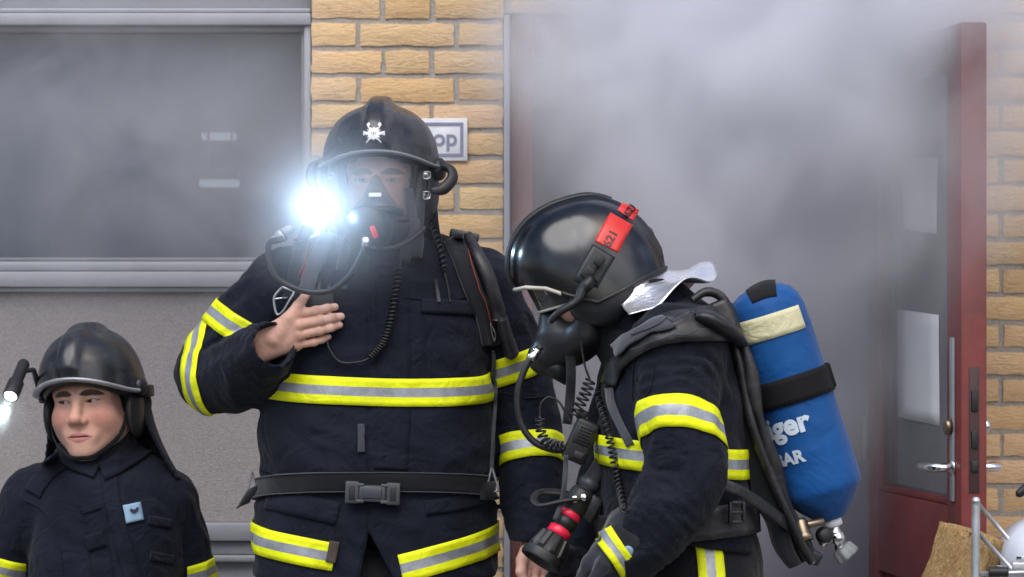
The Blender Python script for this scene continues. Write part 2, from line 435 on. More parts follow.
plastic('brass_dull', (.25, .20, .14), .35, .1, 60, metal=.9)
plastic('galvanised', (.55, .57, .60), .42, .25, 45, metal=.65, var=.2, dirt=.35)
plastic('grey_knob', (.22, .23, .24), .55, .2, 60)
plastic('red_plastic', (.62, .02, .03), .4, .05, 60)
plastic('pink_red', (.75, .015, .06), .35, .05, 60)
plastic('sticker_red', (.62, .028, .022), .3, .05, 60)
plastic('sticker_ink', (.06, .012, .012), .4, .02, 60)
plastic('white_paint', (.72, .73, .76), .4, .05, 60)
plastic('ink_dark', (.05, .055, .09), .5, .02, 60)
plastic('letter_white', (.55, .62, .72), .5, .05, 60)
plastic('white_shell', (.62, .66, .74), .38, .1, 60, var=.06)
plastic('red_wood', (.165, .028, .026), .48, .3, 22, var=.25, dirt=.12)
plastic('alu_frame', (.30, .31, .345), .45, .15, 40, metal=.15, var=.08, dirt=.15)
plastic('alu_dark', (.20, .205, .225), .5, .15, 40, metal=.15, var=.08)
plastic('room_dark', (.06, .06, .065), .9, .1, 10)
plastic('paper', (.72, .73, .76), .8, .05, 60, var=.03)
# aluminised neck cape
t = NT('silver_foil'); v = t.obj(); h = t.noise(v, 26, 6, .6, 1.2)
t.bsdf((.82, .82, .85), .24, .82, t.bump(h, .28, .012)); M['silver_foil'] = t.m
# clear polycarbonate
def glass(name, tint, alpha, rough=.05, smear=.5, haze_film=(.42, .43, .48)):
    t = NT(name); tr = t.n('BsdfTransparent'); tr.inputs['Color'].default_value = (*tint, 1)
    gl = t.n('BsdfGlossy'); gl.inputs['Color'].default_value = (1, 1, 1, 1); gl.inputs['Roughness'].default_value = rough
    df = t.n('BsdfDiffuse'); df.inputs['Color'].default_value = (*haze_film, 1)
    fr = t.n('Fresnel'); fr.inputs['IOR'].default_value = 1.5
    v = t.obj(); sm = t.ramp(t.noise(v, 18, 5, .6), [(.35, (alpha * (1 - smear),) * 3), (.75, (alpha * (1 + smear),) * 3)])
    m1 = t.n('MixShader'); t.l(sm, m1.inputs[0]); t.l(tr.outputs[0], m1.inputs[1]); t.l(df.outputs[0], m1.inputs[2])
    m2 = t.n('MixShader'); t.l(fr.outputs[0], m2.inputs[0]); t.l(m1.outputs[0], m2.inputs[1]); t.l(gl.outputs[0], m2.inputs[2])
    t.l(m2.outputs[0], t.out.inputs['Surface']); M[name] = t.m
glass('mask_lens', (1, 1, 1), .17, .05, .5, (.78, .76, .78))  # pale diffuse share paints bright haze and reflection into the lens
glass('visor_clear', (.85, .88, .90), .16)
glass('pane_window', (.42, .44, .48), .40, .12, .08, (.15, .19, .265))
glass('pane_door', (.60, .63, .68), .42, .08, .15, (.40, .395, .43))  # stronger diffuse share puts smoke haze into the pane colour
def emit(name, col, s):
    t = NT(name); e = t.n('Emission'); e.inputs['Color'].default_value = (*col, 1); e.inputs['Strength'].default_value = s; t.l(e.outputs[0], t.out.inputs['Surface']); M[name] = t.m
emit('lamp_hot', (.80, .91, 1.0), 60.0)
emit('lamp_small', (.82, 1.0, .95), 6.0)
emit('tube_light', (.92, .96, 1.0), 1.6)
# skin: colour from a per-vertex attribute (lips, brows, blush, darkened sockets and mouth crease)
t = NT('skin'); at = t.n('VertexColor'); at.layer_name = 'skin'; v = t.obj()
mott = t.ramp(t.noise(v, 70, 6, .65), [(.3, (.88, .88, .88)), (.7, (1.08, 1.04, 1.02))])
c = t.mix(1.0, at.outputs[0], mott, 'MULTIPLY')
n1 = t.bump(t.noise(v, 420, 3, .6), .4, .0014)
t.bsdf(c, .55, 0, n1, **{'Subsurface Weight': .08, 'Subsurface Scale': .008, 'Subsurface Radius': (1.0, .35, .2), 'Specular IOR Level': .35}); M['skin'] = t.m
plastic('eye_white', (.40, .38, .37), .12, .0, 60, var=.04)
plastic('eye_iris', (.035, .03, .025), .1, .0, 60)
plastic('hair_brown', (.012, .009, .007), .6, .3, 300)
# bricks, mortar, wall panel, ground
t = NT('brick_yellow'); at = t.n('VertexColor'); at.layer_name = 'tone'; v = t.obj()
drag = t.noise(t.obj((26, 26, 95)), 1.0, 6, .62, 1.4); grit = t.noise(v, 190, 4, .6)
c = t.mix(.55, at.outputs[0], t.ramp(drag, [(.25, (.50, .325, .165)), (.5, (.72, .50, .275)), (.8, (.80, .60, .37))]), 'MIX')
c = t.mix(.30, c, t.ramp(t.noise(v, 420, 3, .7), [(.3, (.6, .45, .3)), (.6, (1, 1, 1))]), 'MULTIPLY')
h = t.math('ADD', drag, t.math('MULTIPLY', grit, .22))
t.bsdf(c, .85, 0, t.bump(h, .55, .010)); M['brick_yellow'] = t.m
t = NT('mortar'); v = t.obj(); t.bsdf(t.ramp(t.noise(v, 130, 6, .7), [(.3, (.30, .27, .235)), (.7, (.45, .41, .365))]), .95, 0, t.bump(t.noise(v, 260, 4, .7), .7, .004)); M['mortar'] = t.m
t = NT('panel_roughcast'); v = t.obj(); sp = t.noise(v, 250, 4, .7)
c = t.ramp(sp, [(.3, (.27, .25, .245)), (.7, (.40, .37, .365))]); c = t.mix(.35, c, t.ramp(t.noise(t.obj((1, 1, 2.2)), 3.5, 5, .6), [(.3, (.75, .75, .78)), (.7, (1, 1, 1))]), 'MULTIPLY')
t.bsdf(c, .9, 0, t.bump(t.noise(t.obj((1, 1, 3)), 170, 3, .6), .8, .004)); M['panel_roughcast'] = t.m
t = NT('asphalt'); v = t.obj(); t.bsdf(t.ramp(t.noise(v, 90, 6, .7), [(.3, (.045, .045, .047)), (.7, (.085, .083, .08))]), .92, 0, t.bump(t.noise(v, 120, 4, .7), .6, .01)); M['asphalt'] = t.m
t = NT('paving'); v = t.obj(); t.bsdf(t.ramp(t.noise(v, 40, 6, .7), [(.3, (.20, .195, .19)), (.7, (.30, .29, .28))]), .9, 0, t.bump(t.noise(v, 90, 4, .7), .5, .01)); M['paving'] = t.m
t = NT('chipboard'); v = t.obj(); f1 = t.noise(t.obj((70, 300, 90)), 1.0, 5, .65, 1.5); f2 = t.noise(t.obj((320, 80, 260)), 1.0, 4, .65, 1.2); f3 = t.noise(v, 26, 6, .7)
c = t.ramp(t.math('ADD', t.math('MULTIPLY', f1, .6), t.math('MULTIPLY', f2, .4)), [(.36, (.30, .165, .06)), (.5, (.56, .36, .155)), (.66, (.76, .55, .28))]); c = t.mix(.45, c, t.ramp(f3, [(.35, (.55, .42, .28)), (.6, (1, 1, 1))]), 'MULTIPLY')
t.bsdf(c, .9, 0, t.bump(t.math('ADD', f1, f2), .9, .008)); M['chipboard'] = t.m
# ================================================================== the setting
WY = 0.95                       # front face of the wall
def zx(y): return P(0, y, WY)[2]
def xx(x): return P(x, 0, WY)[0]
g = MB(); g.grid([[(-60, -90, 0), (-60, -1.2, 0)], [(60, -90, 0), (60, -1.2, 0)]], flip=True); tag(g.build('street', M['asphalt'], smooth=False), kind='structure')
g = MB(); g.box((0, -.1, .05), (30, 1.1, .05), bev=.01); tag(g.build('pavement', M['paving']), kind='structure')
g = MB(); g.box((0, 6.0, -.03), (30, 5, .028)); tag(g.build('ground', M['paving'], smooth=False), kind='structure')

# ---- brick building: one thing; walls of real bricks over a mortar core
bld = thing('brick_building', 'yellow brick building front with smoking doorway and framed window', 'building', (0, WY, 0))
CH, BH, BL, JT = .0622, .0500, .2110, .0125
def brick_field(name, x0, x1, z0, z1, seed, pattern='run'):
    rng = np.random.RandomState(seed); V = []; F = []; T = []
    ztop = zx(-4.0); k0 = int(math.floor((ztop - z1) / CH)) - 1
    r = 0.006
    for k in range(k0, int((ztop - z0) / CH) + 2):
        zt = ztop - k * CH; zb = zt - BH
        if zt > z1 + .03 or zb < z0 - .03: continue
        zt2, zb2 = min(zt, z1), max(zb, z0)
        if zt2 - zb2 < .012: continue
        spans = []
        if pattern == 'pier':
            W = x1 - x0; half = .0985; full = BL
            if k % 2 == 0:
                q = (W - half - 2 * JT) / 2; spans = [(x0, x0 + q), (x0 + q + JT, x0 + q + JT + half), (x1 - q, x1)]
            else:
                q = (W - full - 2 * JT) / 2; spans = [(x0, x0 + q), (x0 + q + JT, x0 + q + JT + full), (x1 - q, x1)]
        else:
            s = math.floor(x0 / (BL + JT)) * (BL + JT) - (BL + JT) + (k % 2) * (BL + JT) / 2 + [0, .028, .0, -.02][k % 4]
            while s < x1:
                a, b = max(s, x0), min(s + BL, x1)
                if b - a > .02: spans.append((a, b))
                s += BL + JT
        for a, b in spans:
            j = rng.normal(0, .0012, 4); a2, b2 = a + j[0] * (a > x0 + .001), b + j[1] * (b < x1 - .001); zz0, zz1 = zb2 + j[2], zt2 + j[3]; dy = rng.normal(0, .0012)
            # front face grid with uneven edges
            nu, nv = max(3, int((b2 - a2) / .018)), 5
            U = np.linspace(0, 1, nu); W_ = np.linspace(0, 1, nv)
            e = rng.normal(0, .0011, (nu, nv, 2)); base = len(V)
            for iu in range(nu):
                for iv in range(nv):
                    edge = iu in (0, nu - 1) or iv in (0, nv - 1)
                    V.append((a2 + (b2 - a2) * U[iu] + e[iu, iv, 0], WY + dy + (r * .55 if edge else rng.normal(0, .0006)), zz0 + (zz1 - zz0) * W_[iv] + e[iu, iv, 1]))
            for iu in range(nu - 1):
                for iv in range(nv - 1):
                    q = base + iu * nv + iv; F.append((q, q + nv, q + nv + 1, q + 1))
            ed = [base + i * nv for i in range(nu)] + [base + (nu - 1) * nv + i for i in range(1, nv)] + [base + i * nv + nv - 1 for i in range(nu - 2, -1, -1)] + [base + i for i in range(nv - 2, 0, -1)]
            bb = len(V)
            for q in ed: x, y, z = V[q]; V.append((x, WY + .03, z))
            n = len(ed)
            for i in range(n): F.append((ed[i], bb + i, bb + (i + 1) % n, ed[(i + 1) % n])[::-1])
            tone = np.array([.73, .505, .275]) * (1 + rng.normal(0, .10)) * np.array([1 + rng.normal(0, .04), 1, 1 + rng.normal(0, .10)])
            if rng.rand() < .12: tone = tone * np.array([.86, .80, .72])
            T += [tone] * (len(V) - len(T))
    o = mesh_obj(name, V, F, M['brick_yellow'], bld, smooth=True)
    o.data.set_sharp_from_angle(angle=R(50))
    at = o.data.color_attributes.new('tone', 'FLOAT_COLOR', 'POINT'); T = np.clip(np.array(T), .02, .9)
    at.data.foreach_set('color', np.column_stack([T, np.ones(len(T))]).astype(np.float32).ravel())
    m = MB(); m.box(((x0 + x1) / 2, WY + .0065 + .15, (z0 + z1) / 2), ((x1 - x0) / 2 - .0004, .15, (z1 - z0) / 2 - .0004)); m.build('mortar_core', M['mortar'], o, smooth=False)
    return o
PX0, PX1 = xx(311.5), xx(503)
DX0, DX1 = xx(503), 0.885          # doorway
LZ = zx(14)                        # underside of the lintel course
brick_field('brick_pier', PX0, PX1, .1, 2.9, 3, 'pier')
brick_field('brick_wall', DX1 + .002, 3.2, .1, LZ, 5)
brick_field('brick_lintel', DX0 + .0015, 3.2, LZ + .002, 2.9, 6)
# ---- rooms behind: dark, closed boxes
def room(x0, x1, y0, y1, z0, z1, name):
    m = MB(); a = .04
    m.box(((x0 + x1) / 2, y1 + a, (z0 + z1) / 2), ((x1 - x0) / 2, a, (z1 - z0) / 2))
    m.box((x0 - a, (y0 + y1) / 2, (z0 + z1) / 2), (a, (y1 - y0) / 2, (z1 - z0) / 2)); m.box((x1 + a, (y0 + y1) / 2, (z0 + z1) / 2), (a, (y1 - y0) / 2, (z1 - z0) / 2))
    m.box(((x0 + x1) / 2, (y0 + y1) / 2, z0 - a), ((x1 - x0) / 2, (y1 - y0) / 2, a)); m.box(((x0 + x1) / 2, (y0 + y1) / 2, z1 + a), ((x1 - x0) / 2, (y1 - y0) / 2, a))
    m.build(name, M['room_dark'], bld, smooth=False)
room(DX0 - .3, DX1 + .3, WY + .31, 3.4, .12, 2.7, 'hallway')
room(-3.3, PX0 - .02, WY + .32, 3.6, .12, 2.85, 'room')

# ---- window: frame, sill, pane, lower panel
win = thing('large_window', 'wide grey aluminium window above rough grey panel, left of the brick pillar', 'window', (-1.2, WY, 1.2))
WX1 = PX0 - .0015
def bar(m, x0, x1, yb, yt, y0, y1, bev=.004): m.box(((x0 + x1) / 2, (y0 + y1) / 2, (zx(yb) + zx(yt)) / 2), ((x1 - x0) / 2, (y1 - y0) / 2, (zx(yt) - zx(yb)) / 2), bev=bev)
m = MB()
bar(m, -3.0, WX1, 7, -160, WY + .04, WY + .2)            # head panel, set back
bar(m, -3.0, WX1, 12.5, 7.5, WY + .012, WY + .2)
bar(m, -3.0, WX1, 25, 12.9, WY + .000, WY + .2)
bar(m, xx(303.5), WX1, 261, 25.4, WY + .010, WY + .2)    # right stile
bar(m, -3.0, WX1, 271, 261.4, WY + .012, WY + .2)
bar(m, -3.0, WX1, 287, 271.5, WY - .004, WY + .2, .003)
bar(m, -3.0, WX1, 292, 287.4, WY + .010, WY + .2, .002)
bar(m, -3.0, WX1, 541, 523, WY - .004, WY + .2)
bar(m, -3.0, WX1, 555, 541.5, WY + .012, WY + .2)
bar(m, -3.0, WX1, 562, 555.4, WY - .002, WY + .2)
bar(m, xx(303.5), WX1, 522.5, 292.5, WY + .014, WY + .2)
m.build('window_frame', M['alu_frame'], win, angle=40)
m = MB(); bar(m, -3.0, xx(303.2), 31, 25.5, WY + .03, WY + .1, .002); bar(m, -3.0, xx(303.2), 260.8, 257.5, WY + .03, WY + .1, .001); bar(m, xx(300.6), xx(303.2), 257.3, 31.2, WY + .03, WY + .1, .001); m.build('gasket', M['alu_dark'], win, angle=40)
m = MB(); m.box(((-3.0 + xx(300)) / 2, WY + .07, (zx(258) + zx(30)) / 2), ((xx(301) + 3.0) / 2, .004, (zx(30) - zx(258)) / 2)); m.build('pane', M['pane_window'], win, smooth=False)
m = MB(); bar(m, -3.0, xx(303.2), 522.6, 292.4, WY + .028, WY + .1, .0); m.build('lower_panel', M['panel_roughcast'], win, smooth=False)
m = MB(); bar(m, -3.0, WX1, 1000, 562.5, WY + .02, WY + .2, .0); m.build('base_panel', M['alu_frame'], win, smooth=False)
# two tube lamps hanging in the room, seen dimly through the glass
for i, (xa, xb, y) in enumerate(((202, 236, 136.5), (200, 239, 183.5))):
    Yl = 1.75 - .3 * i; a, b = P(xa, y, Yl), P(xb, y, Yl); c = (a + b) / 2; L = (b[0] - a[0]) / 2
    o = thing('tube_lamp', ['shorter white tube lamp glowing behind the window glass, the upper one', 'longer white tube lamp glowing behind the window glass, the lower one'][i], 'lamp', c, 'tube lamps behind the window')
    m = MB(); m.box(c, (L, .03, .0085), rot('Y', 0), bev=.004); m.build('tube', M['tube_light'], o)
    m = MB(); m.box(c + [0, .02, .022], (L * .99, .04, .012), bev=.003)
    m.tube([c + [-L * .6, .02, .03], (c[0] - L * .6, c[1] + .02, 2.84)], .003, 6); m.tube([c + [L * .6, .02, .03], (c[0] + L * .6, c[1] + .02, 2.84)], .003, 6); m.build('lamp_housing', M['alu_dark'], o)

# ---- doorway frame
df = thing('door_frame', 'dark red wooden door frame half lost in smoke beside the pillar', 'door frame', (DX0, WY, .1))
m = MB(); m.box(((DX0 + xx(510)) / 2 + .001, WY + .13, 1.1), ((xx(510) - DX0) / 2 - .001, .15, 1.06), bev=.002); m.build('lining', M['alu_frame'], df, angle=40)
m = MB(); m.box(((xx(510) + xx(534)) / 2, WY + .07, 1.1), ((xx(534) - xx(510)) / 2 - .001, .05, 1.06), bev=.006); m.build('jamb', M['red_wood'], df, angle=40)
m = MB(); m.box((DX1 - .025, WY + .07, 1.1), (.0245, .05, 1.06), bev=.006); m.build('jamb', M['red_wood'], df, angle=40)
m = MB(); m.box(((xx(534) + DX1 - .05) / 2, WY + .07, LZ - .05), ((DX1 - .05 - xx(534)) / 2 - .001, .045, .045), bev=.005); m.build('head_rail', M['red_wood'], df, angle=40)

# ---- open door leaf: hinged on the right jamb, swung out towards the street
dl = thing('red_door', 'dark red glazed door standing open with papers on its glass', 'door', (DX1, WY, .12))
hx = P(868, 0, WY)[0]; Ye = .20; ex = P(961, 0, Ye)[0]
H = np.array([hx, WY - .012, 0]); E = np.array([ex, Ye, 0]); Ld = np.linalg.norm(E - H); du = (E - H) / Ld; dn = np.array([du[1], -du[0], 0])   # dn: seen face, points left
if dn[0] > 0: dn = -dn
TH = P(988, 0, Ye)[0] - ex; th = TH * 1.0
Z0, Z1 = .14, CZ - (22 - CY) / FPX * (D0 + Ye)
Dm = np.column_stack([du, -dn, (0, 0, 1)])
def dbox(m, u0, u1, z0, z1, n0, n1, bev=.004):
    c = H + du * (u0 + u1) / 2 - dn * (n0 + n1) / 2 + np.array([0, 0, (z0 + z1) / 2]); m.box(c, ((u1 - u0) / 2, (n1 - n0) / 2, (z1 - z0) / 2), Dm, bev=bev)
gz0, gz1 = CZ - (497 - CY) / FPX * (D0 + .6), CZ - (70 - CY) / FPX * (D0 + .5)
st0, st = .075, .105
m = MB(); dbox(m, 0, st0, Z0, Z1, 0, th); dbox(m, Ld - st, Ld, Z0, Z1, 0, th); dbox(m, st0 + .0005, Ld - st - .0005, gz1, Z1 - .001, .001, th - .001); dbox(m, st0 + .0005, Ld - st - .0005, gz0 - .18, gz0, .001, th - .001); dbox(m, st0 + .0005, Ld - st - .0005, Z0 + .001, Z0 + .22, .001, th - .001)
dbox(m, st0 + .0007, Ld - st - .0007, Z0 + .2205, gz0 - .1805, .016, th - .016, .002)
m.build('leaf', M['red_wood'], dl, angle=40)
m = MB()
for a in (0, 1):
    n0, n1 = ((.004, .014), (th - .014, th - .004))[a]
    dbox(m, st0, st0 + .014, gz0 + .0005, gz1 - .0005, n0, n1, .002); dbox(m, Ld - st - .014, Ld - st, gz0 + .0005, gz1 - .0005, n0, n1, .002); dbox(m, st0 + .0145, Ld - st - .0145, gz0 + .001, gz0 + .015, n0, n1, .002); dbox(m, st0 + .0145, Ld - st - .0145, gz1 - .015, gz1 - .001, n0, n1, .002)
m.build('glazing_bead', M['red_wood'], dl, angle=40)
m = MB(); dbox(m, st0 + .001, Ld - st - .001, gz0 + .001, gz1 - .001, th / 2 - .003, th / 2 + .003, 0); m.build('pane', M['pane_door'], dl, smooth=False)
# a lighter strip glimpsed: middle rail between the papers
# papers stuck to the glass
def dpt(px, py, n=0):
    """point on the seen side of the leaf under a photo position"""
    o = np.array([0, -D0, CZ]); d = P(px, py, 0) - o; q = H - dn * n; t = ((q - o) @ dn) / (d @ dn); return o + d * t
def paper(px, name, label, group='papers on the door glass'):
    q = [dpt(x, y, th / 2 - .0045) for x, y in px]; g_ = np.array([[q[0] * (1 - a) * (1 - b) + q[1] * a * (1 - b) + q[2] * a * b + q[3] * (1 - a) * b for b in np.linspace(0, 1, 9)] for a in np.linspace(0, 1, 5)])
    rng = np.random.RandomState(3); 
    g_ += dn * (.002 * np.sin(np.linspace(0, 5, 5))[:, None, None] * np.linspace(0, 1, 9)[None, :, None]) + dn * .001
    g_n = np.cross(g_[1, 0] - g_[0, 0], g_[0, 1] - g_[0, 0])
    if g_n @ dn < 0: g_ = g_[::-1]
    o = MB().sheet(g_, .0006).build(name, M['paper'], None); return tag(o, label, 'paper', group)
paper([(902, 157), (938, 158), (936, 234), (904, 229)], 'notice_paper', 'small white notice taped high on the open door glass')
paper([(897, 309), (939, 315), (939, 426), (898, 417)], 'notice_paper', 'long white sheet with curved lower edge low on the open door glass')
plastic('lock_dark', (.05, .022, .022), .5, .2, 60)
# handles, plates, lock edge
def handle(side):
    s = 1 if side == 0 else -1; n0 = 0 if side == 0 else -th
    zc = CZ - (467 - CY) / FPX * (D0 + .28); uc = Ld - .055
    b = H + du * uc + dn * n0 + np.array([0, 0, zc]); o = dn * s
    m = MB()
    bar_ = [b + o * .004, b + o * .030, b + o * .046 - du * .012, b + o * .050 - du * .04, b + o * .050 - du * .088]
    m.tube(cmr(bar_, 24), np.r_[np.full(20, .0095), .0095, .009, .008, .005], 12); m.lathe(b, o, [(0, 0), (0, .019), (.006, .018), (.008, .011), (.010, .0095)], 20)
    h = m.build('handle', M['chrome'], dl)
    m = MB(); c = b + np.array([0, 0, .10]) + o * .003; m.box(c, (.013, .003, .17), Dm, bev=.0025); m.build('handle_plate', M['alu_frame'], h, angle=40)
    m = MB(); m.lathe(b + np.array([0, 0, .085]) + o * .006, o, [(0, .0), (0, .017), (.012, .016), (.014, .012), (.014, 0)], 20); m.build('lock_cylinder', M['brass_dull' if side == 0 else 'chrome'], h)
handle(0); handle(1)
m = MB(); zc = CZ - (430 - CY) / FPX * (D0 + .2)
m.box(H + du * (Ld + .0008) - dn * th / 2 + np.array([0, 0, zc]), (.0012, .011, .13), Dm, bev=.0008); o = m.build('lock_plate', M['lock_dark'], dl, angle=40)
m = MB()
for dz, hh in ((.06, .022), (-.02, .018), (-.075, .012)): m.box(H + du * (Ld + .003) - dn * th / 2 + np.array([0, 0, zc + dz]), (.004, .007, hh), Dm, bev=.002)
m.build('latch', M['rubber_black'], o, angle=40)
m = MB()
for z in (.45, 1.2, 1.85): m.lathe(H + dn * .006 + np.array([0, 0, z]) - du * .006, (0, 0, 1), [(-.05, 0), (-.05, .009), (.05, .009), (.05, 0)], 14)
m.build('hinge', M['alu_frame'], dl)

# ---- small sign on the pillar, half hidden by the helmet
sg = thing('door_sign', 'white plate with grey blue border and lettering on the brick pillar', 'sign', P(443, 140, WY))
sa, sb = P(413, 161, WY), P(467.5, 118.5, WY); c = (sa + sb) / 2; hw, hh = (sb[0] - sa[0]) / 2, (sb[2] - sa[2]) / 2
m = MB(); m.box((c[0], WY - .004, c[2]), (hw, .0045, hh), bev=.002); m.build('plate', M['white_paint'], sg, angle=40)
m = MB(); i0, i1 = .0095, .0165
def fr(m, x0, x1, z0, z1): m.box(((x0 + x1) / 2, WY - .0095, (z0 + z1) / 2), ((x1 - x0) / 2, .0006, (z1 - z0) / 2))
x0, x1, z0, z1 = c[0] - hw, c[0] + hw, c[2] - hh, c[2] + hh
fr(m, x0 + i0, x1 - i0, z1 - i1, z1 - i0); fr(m, x0 + i0, x1 - i0, z0 + i0, z0 + i1); fr(m, x0 + i0, x0 + i1, z0 + i1 + .0003, z1 - i1 - .0003); fr(m, x1 - i1, x1 - i0, z0 + i1 + .0003, z1 - i1 - .0003)
plastic('sign_blue', (.22, .23, .33), .5, .02, 60); m.build('border', M['sign_blue'], sg, smooth=False)
tv, tf = text_mesh('op', .054, .0010); tp = P(445.0, 138.5, WY)
m = MB(); m.add(np.column_stack([tv[:, 0] + tp[0], np.full(len(tv), WY - .0098), tv[:, 1] + tp[2]]), tf); m.build('lettering', M['sign_blue'], sg, smooth=False)

# ---- smoke: rolls out of the doorway, thins over the window
def smoke_mat(name, zones, base, nscale=3.4, col=(.950, .957, .998), aniso=.0, thr=.42):
    """density = noise x sum of soft ellipsoids (centre, radii, density)"""
    t = NT(name); tc = t.n('TexCoord'); pos = tc.outputs['Object']
    wob = t.n('TexNoise'); wob.inputs['Scale'].default_value = 1.7; wob.inputs['Detail'].default_value = 2; t.l(pos, wob.inputs['Vector'])
    sub = t.n('VectorMath', operation='SUBTRACT'); t.l(wob.outputs['Color'], sub.inputs[0]); sub.inputs[1].default_value = (.5, .5, .5)
    sc = t.n('VectorMath', operation='SCALE'); t.l(sub.outputs[0], sc.inputs[0]); sc.inputs['Scale'].default_value = .45
    wp = t.n('VectorMath', operation='ADD'); t.l(pos, wp.inputs[0]); t.l(sc.outputs[0], wp.inputs[1]); wp = wp.outputs[0]
    tot = None
    for c, r, d in zones:
        mp = t.n('Mapping'); mp.vector_type = 'POINT'; mp.inputs['Location'].default_value = tuple(-c[i] / r[i] for i in range(3)); mp.inputs['Scale'].default_value = tuple(1 / r[i] for i in range(3)); t.l(wp, mp.inputs['Vector'])
        ln = t.n('VectorMath', operation='LENGTH'); t.l(mp.outputs[0], ln.inputs[0])
        mr = t.n('MapRange', interpolation_type='SMOOTHERSTEP'); mr.inputs['From Min'].default_value = 1.0; mr.inputs['From Max'].default_value = .15; mr.inputs['To Min'].default_value = 0; mr.inputs['To Max'].default_value = d; t.l(ln.outputs['Value'], mr.inputs['Value'])
        tot = mr.outputs[0] if tot is None else t.math('ADD', tot, mr.outputs[0])
    n = t.noise(t.obj((1, 1, .85)), nscale, 6, .62, .9)
    mr = t.n('MapRange', interpolation_type='SMOOTHSTEP'); mr.inputs['From Min'].default_value = thr - .14; mr.inputs['From Max'].default_value = thr + .22; mr.inputs['To Min'].default_value = .20; mr.inputs['To Max'].default_value = 1.55; t.l(n, mr.inputs['Value'])
    den = t.math('MULTIPLY', tot, mr.outputs[0])
    if base: den = t.math('ADD', den, base)
    vol = t.n('VolumePrincipled'); vol.inputs['Color'].default_value = (*col, 1); vol.inputs['Anisotropy'].default_value = aniso; t.l(den, vol.inputs['Density']); t.l(vol.outputs[0], t.out.inputs['Volume']); return t.m
m = MB(); m.box((.10, .43, 1.75), (1.75, .505, 1.0))
o = m.build('smoke', smoke_mat('smoke', [
    ((.44, .66, 2.32), (.60, .60, .78), 12.0),
    ((.44, .66, 1.86), (.56, .54, .66), 4.6),
    ((.70, .52, 2.22), (.50, .62, .58), 11.0),
    ((1.05, .25, 2.28), (.42, .60, .46), 3.2),
    ((.88, .25, 1.92), (.30, .42, .62), 1.7),
    ((.36, .86, 1.35), (.60, .40, .80), 2.6),
    ((.66, .68, 1.45), (.30, .50, .50), .8),
    ((-.95, .72, 1.90), (.95, .5, .60), .55),
    ((-.60, .80, 1.75), (.50, .4, .45), .5)], 0), None, smooth=False)
tag(o, kind='stuff')
t = NT('smoke_inside'); vol = t.n('VolumePrincipled'); vol.inputs['Color'].default_value = (.905, .905, .988, 1); vol.inputs['Density'].default_value = 4.0; t.l(vol.outputs[0], t.out.inputs['Volume'])
m = MB(); m.box(((DX0 + DX1) / 2, 2.3, 1.4), ((DX1 - DX0) / 2 + .28, 1.03, 1.27)); o = m.build('smoke', t.m, None, smooth=False); tag(o, kind='stuff')
# ================================================================== people: shared head and hands
def head_field(p):
    """distance to a head looking along -y, origin between the ears, metres; returns field"""
    ax = p.copy(); ax[:, 0] = np.abs(ax[:, 0])
    f = ell(p, (0, .018, .045), (.075, .097, .085))
    f = smin(f, ell(p, (0, -.025, -.018), (.063, .066, .086)), .03)
    f = smin(f, cone(ax, (.050, .002, -.052), (.012, -.062, -.098), .019, .020), .035)
    f = smin(f, ball(p, (0, -.070, -.100), .019), .025)
    f = smin(f, ball(ax, (.036, -.060, -.030), .024), .03)
    f = smin(f, cone(ax, (.050, -.058, .022), (.008, -.083, .021), .010, .010), .022)
    f = smax(f, -ball(ax, (.031, -.106, .002), .021), .014)                      # eye sockets
    f = smin(f, cone(p, (0, -.086, .014), (0, -.106, -.030), .008, .0115), .012)  # nose
    f = smin(f, ball(p, (0, -.108, -.034), .0105), .008)
    f = smin(f, ball(ax, (.0125, -.097, -.038), .0085), .008)
    f = smax(f, -ball(ax, (.0068, -.103, -.0465), .0042), .003)
    f = smin(f, ell(p, (0, -.080, -.070), (.030, .014, .022)), .016)             # muzzle
    ux = p[:, 0]
    up = np.column_stack([ux, p[:, 1] + .0915 - .018 * (np.abs(ux) / .026) ** 2 * .8, p[:, 2] + .0665 + 1.6 * ux * ux]); 
    f = smin(f, ell(up, (0, 0, 0), (.025, .0062, .0052)), .004)
    lo = np.column_stack([ux, p[:, 1] + .0905 - .018 * (np.abs(ux) / .026) ** 2 * .8, p[:, 2] + .0770 - 5 * ux * ux])
    f = smin(f, ell(lo, (0, 0, 0), (.021, .0066, .0060)), .004)
    gr = np.column_stack([ux, p[:, 1] + .0965 - .018 * (np.abs(ux) / .026) ** 2 * .8, p[:, 2] + .0717 - 1.0 * ux * ux])
    f = smax(f, -ell(gr, (0, 0, 0), (.0255, .0045, .0013)), .0015)
    f = smax(f, -ell(p, (0, -.100, -.0535), (.004, .008, .008)), .006)           # philtrum
    # eyelids: ball with an almond opening
    lid = ball(ax, (.031, -.0715, .003), .0150)
    f = smin(f, lid, .006)
    dx = (ax[:, 0] - .031) / .0148; dz = p[:, 2] - .0025 - .0012 * dx
    hgt = np.where(dz > 0, .0038, .0034) * (1 - dx * dx)
    al = np.maximum(np.abs(dz) - np.maximum(hgt, -.01), (p[:, 1] + .066))
    f = smax(f, -np.where(np.abs(dx) < 1.1, al, .02), .0012)
    # ears and neck
    f = smin(f, np.maximum(ell(ax, (.077, .012, -.012), (.011, .021, .033)), -ell(ax, (.088, .006, -.010), (.008, .012, .020))), .006)
    f = smin(f, cone(p, (0, .022, -.04), (0, .045, -.20), .056, .062), .03)
    return f
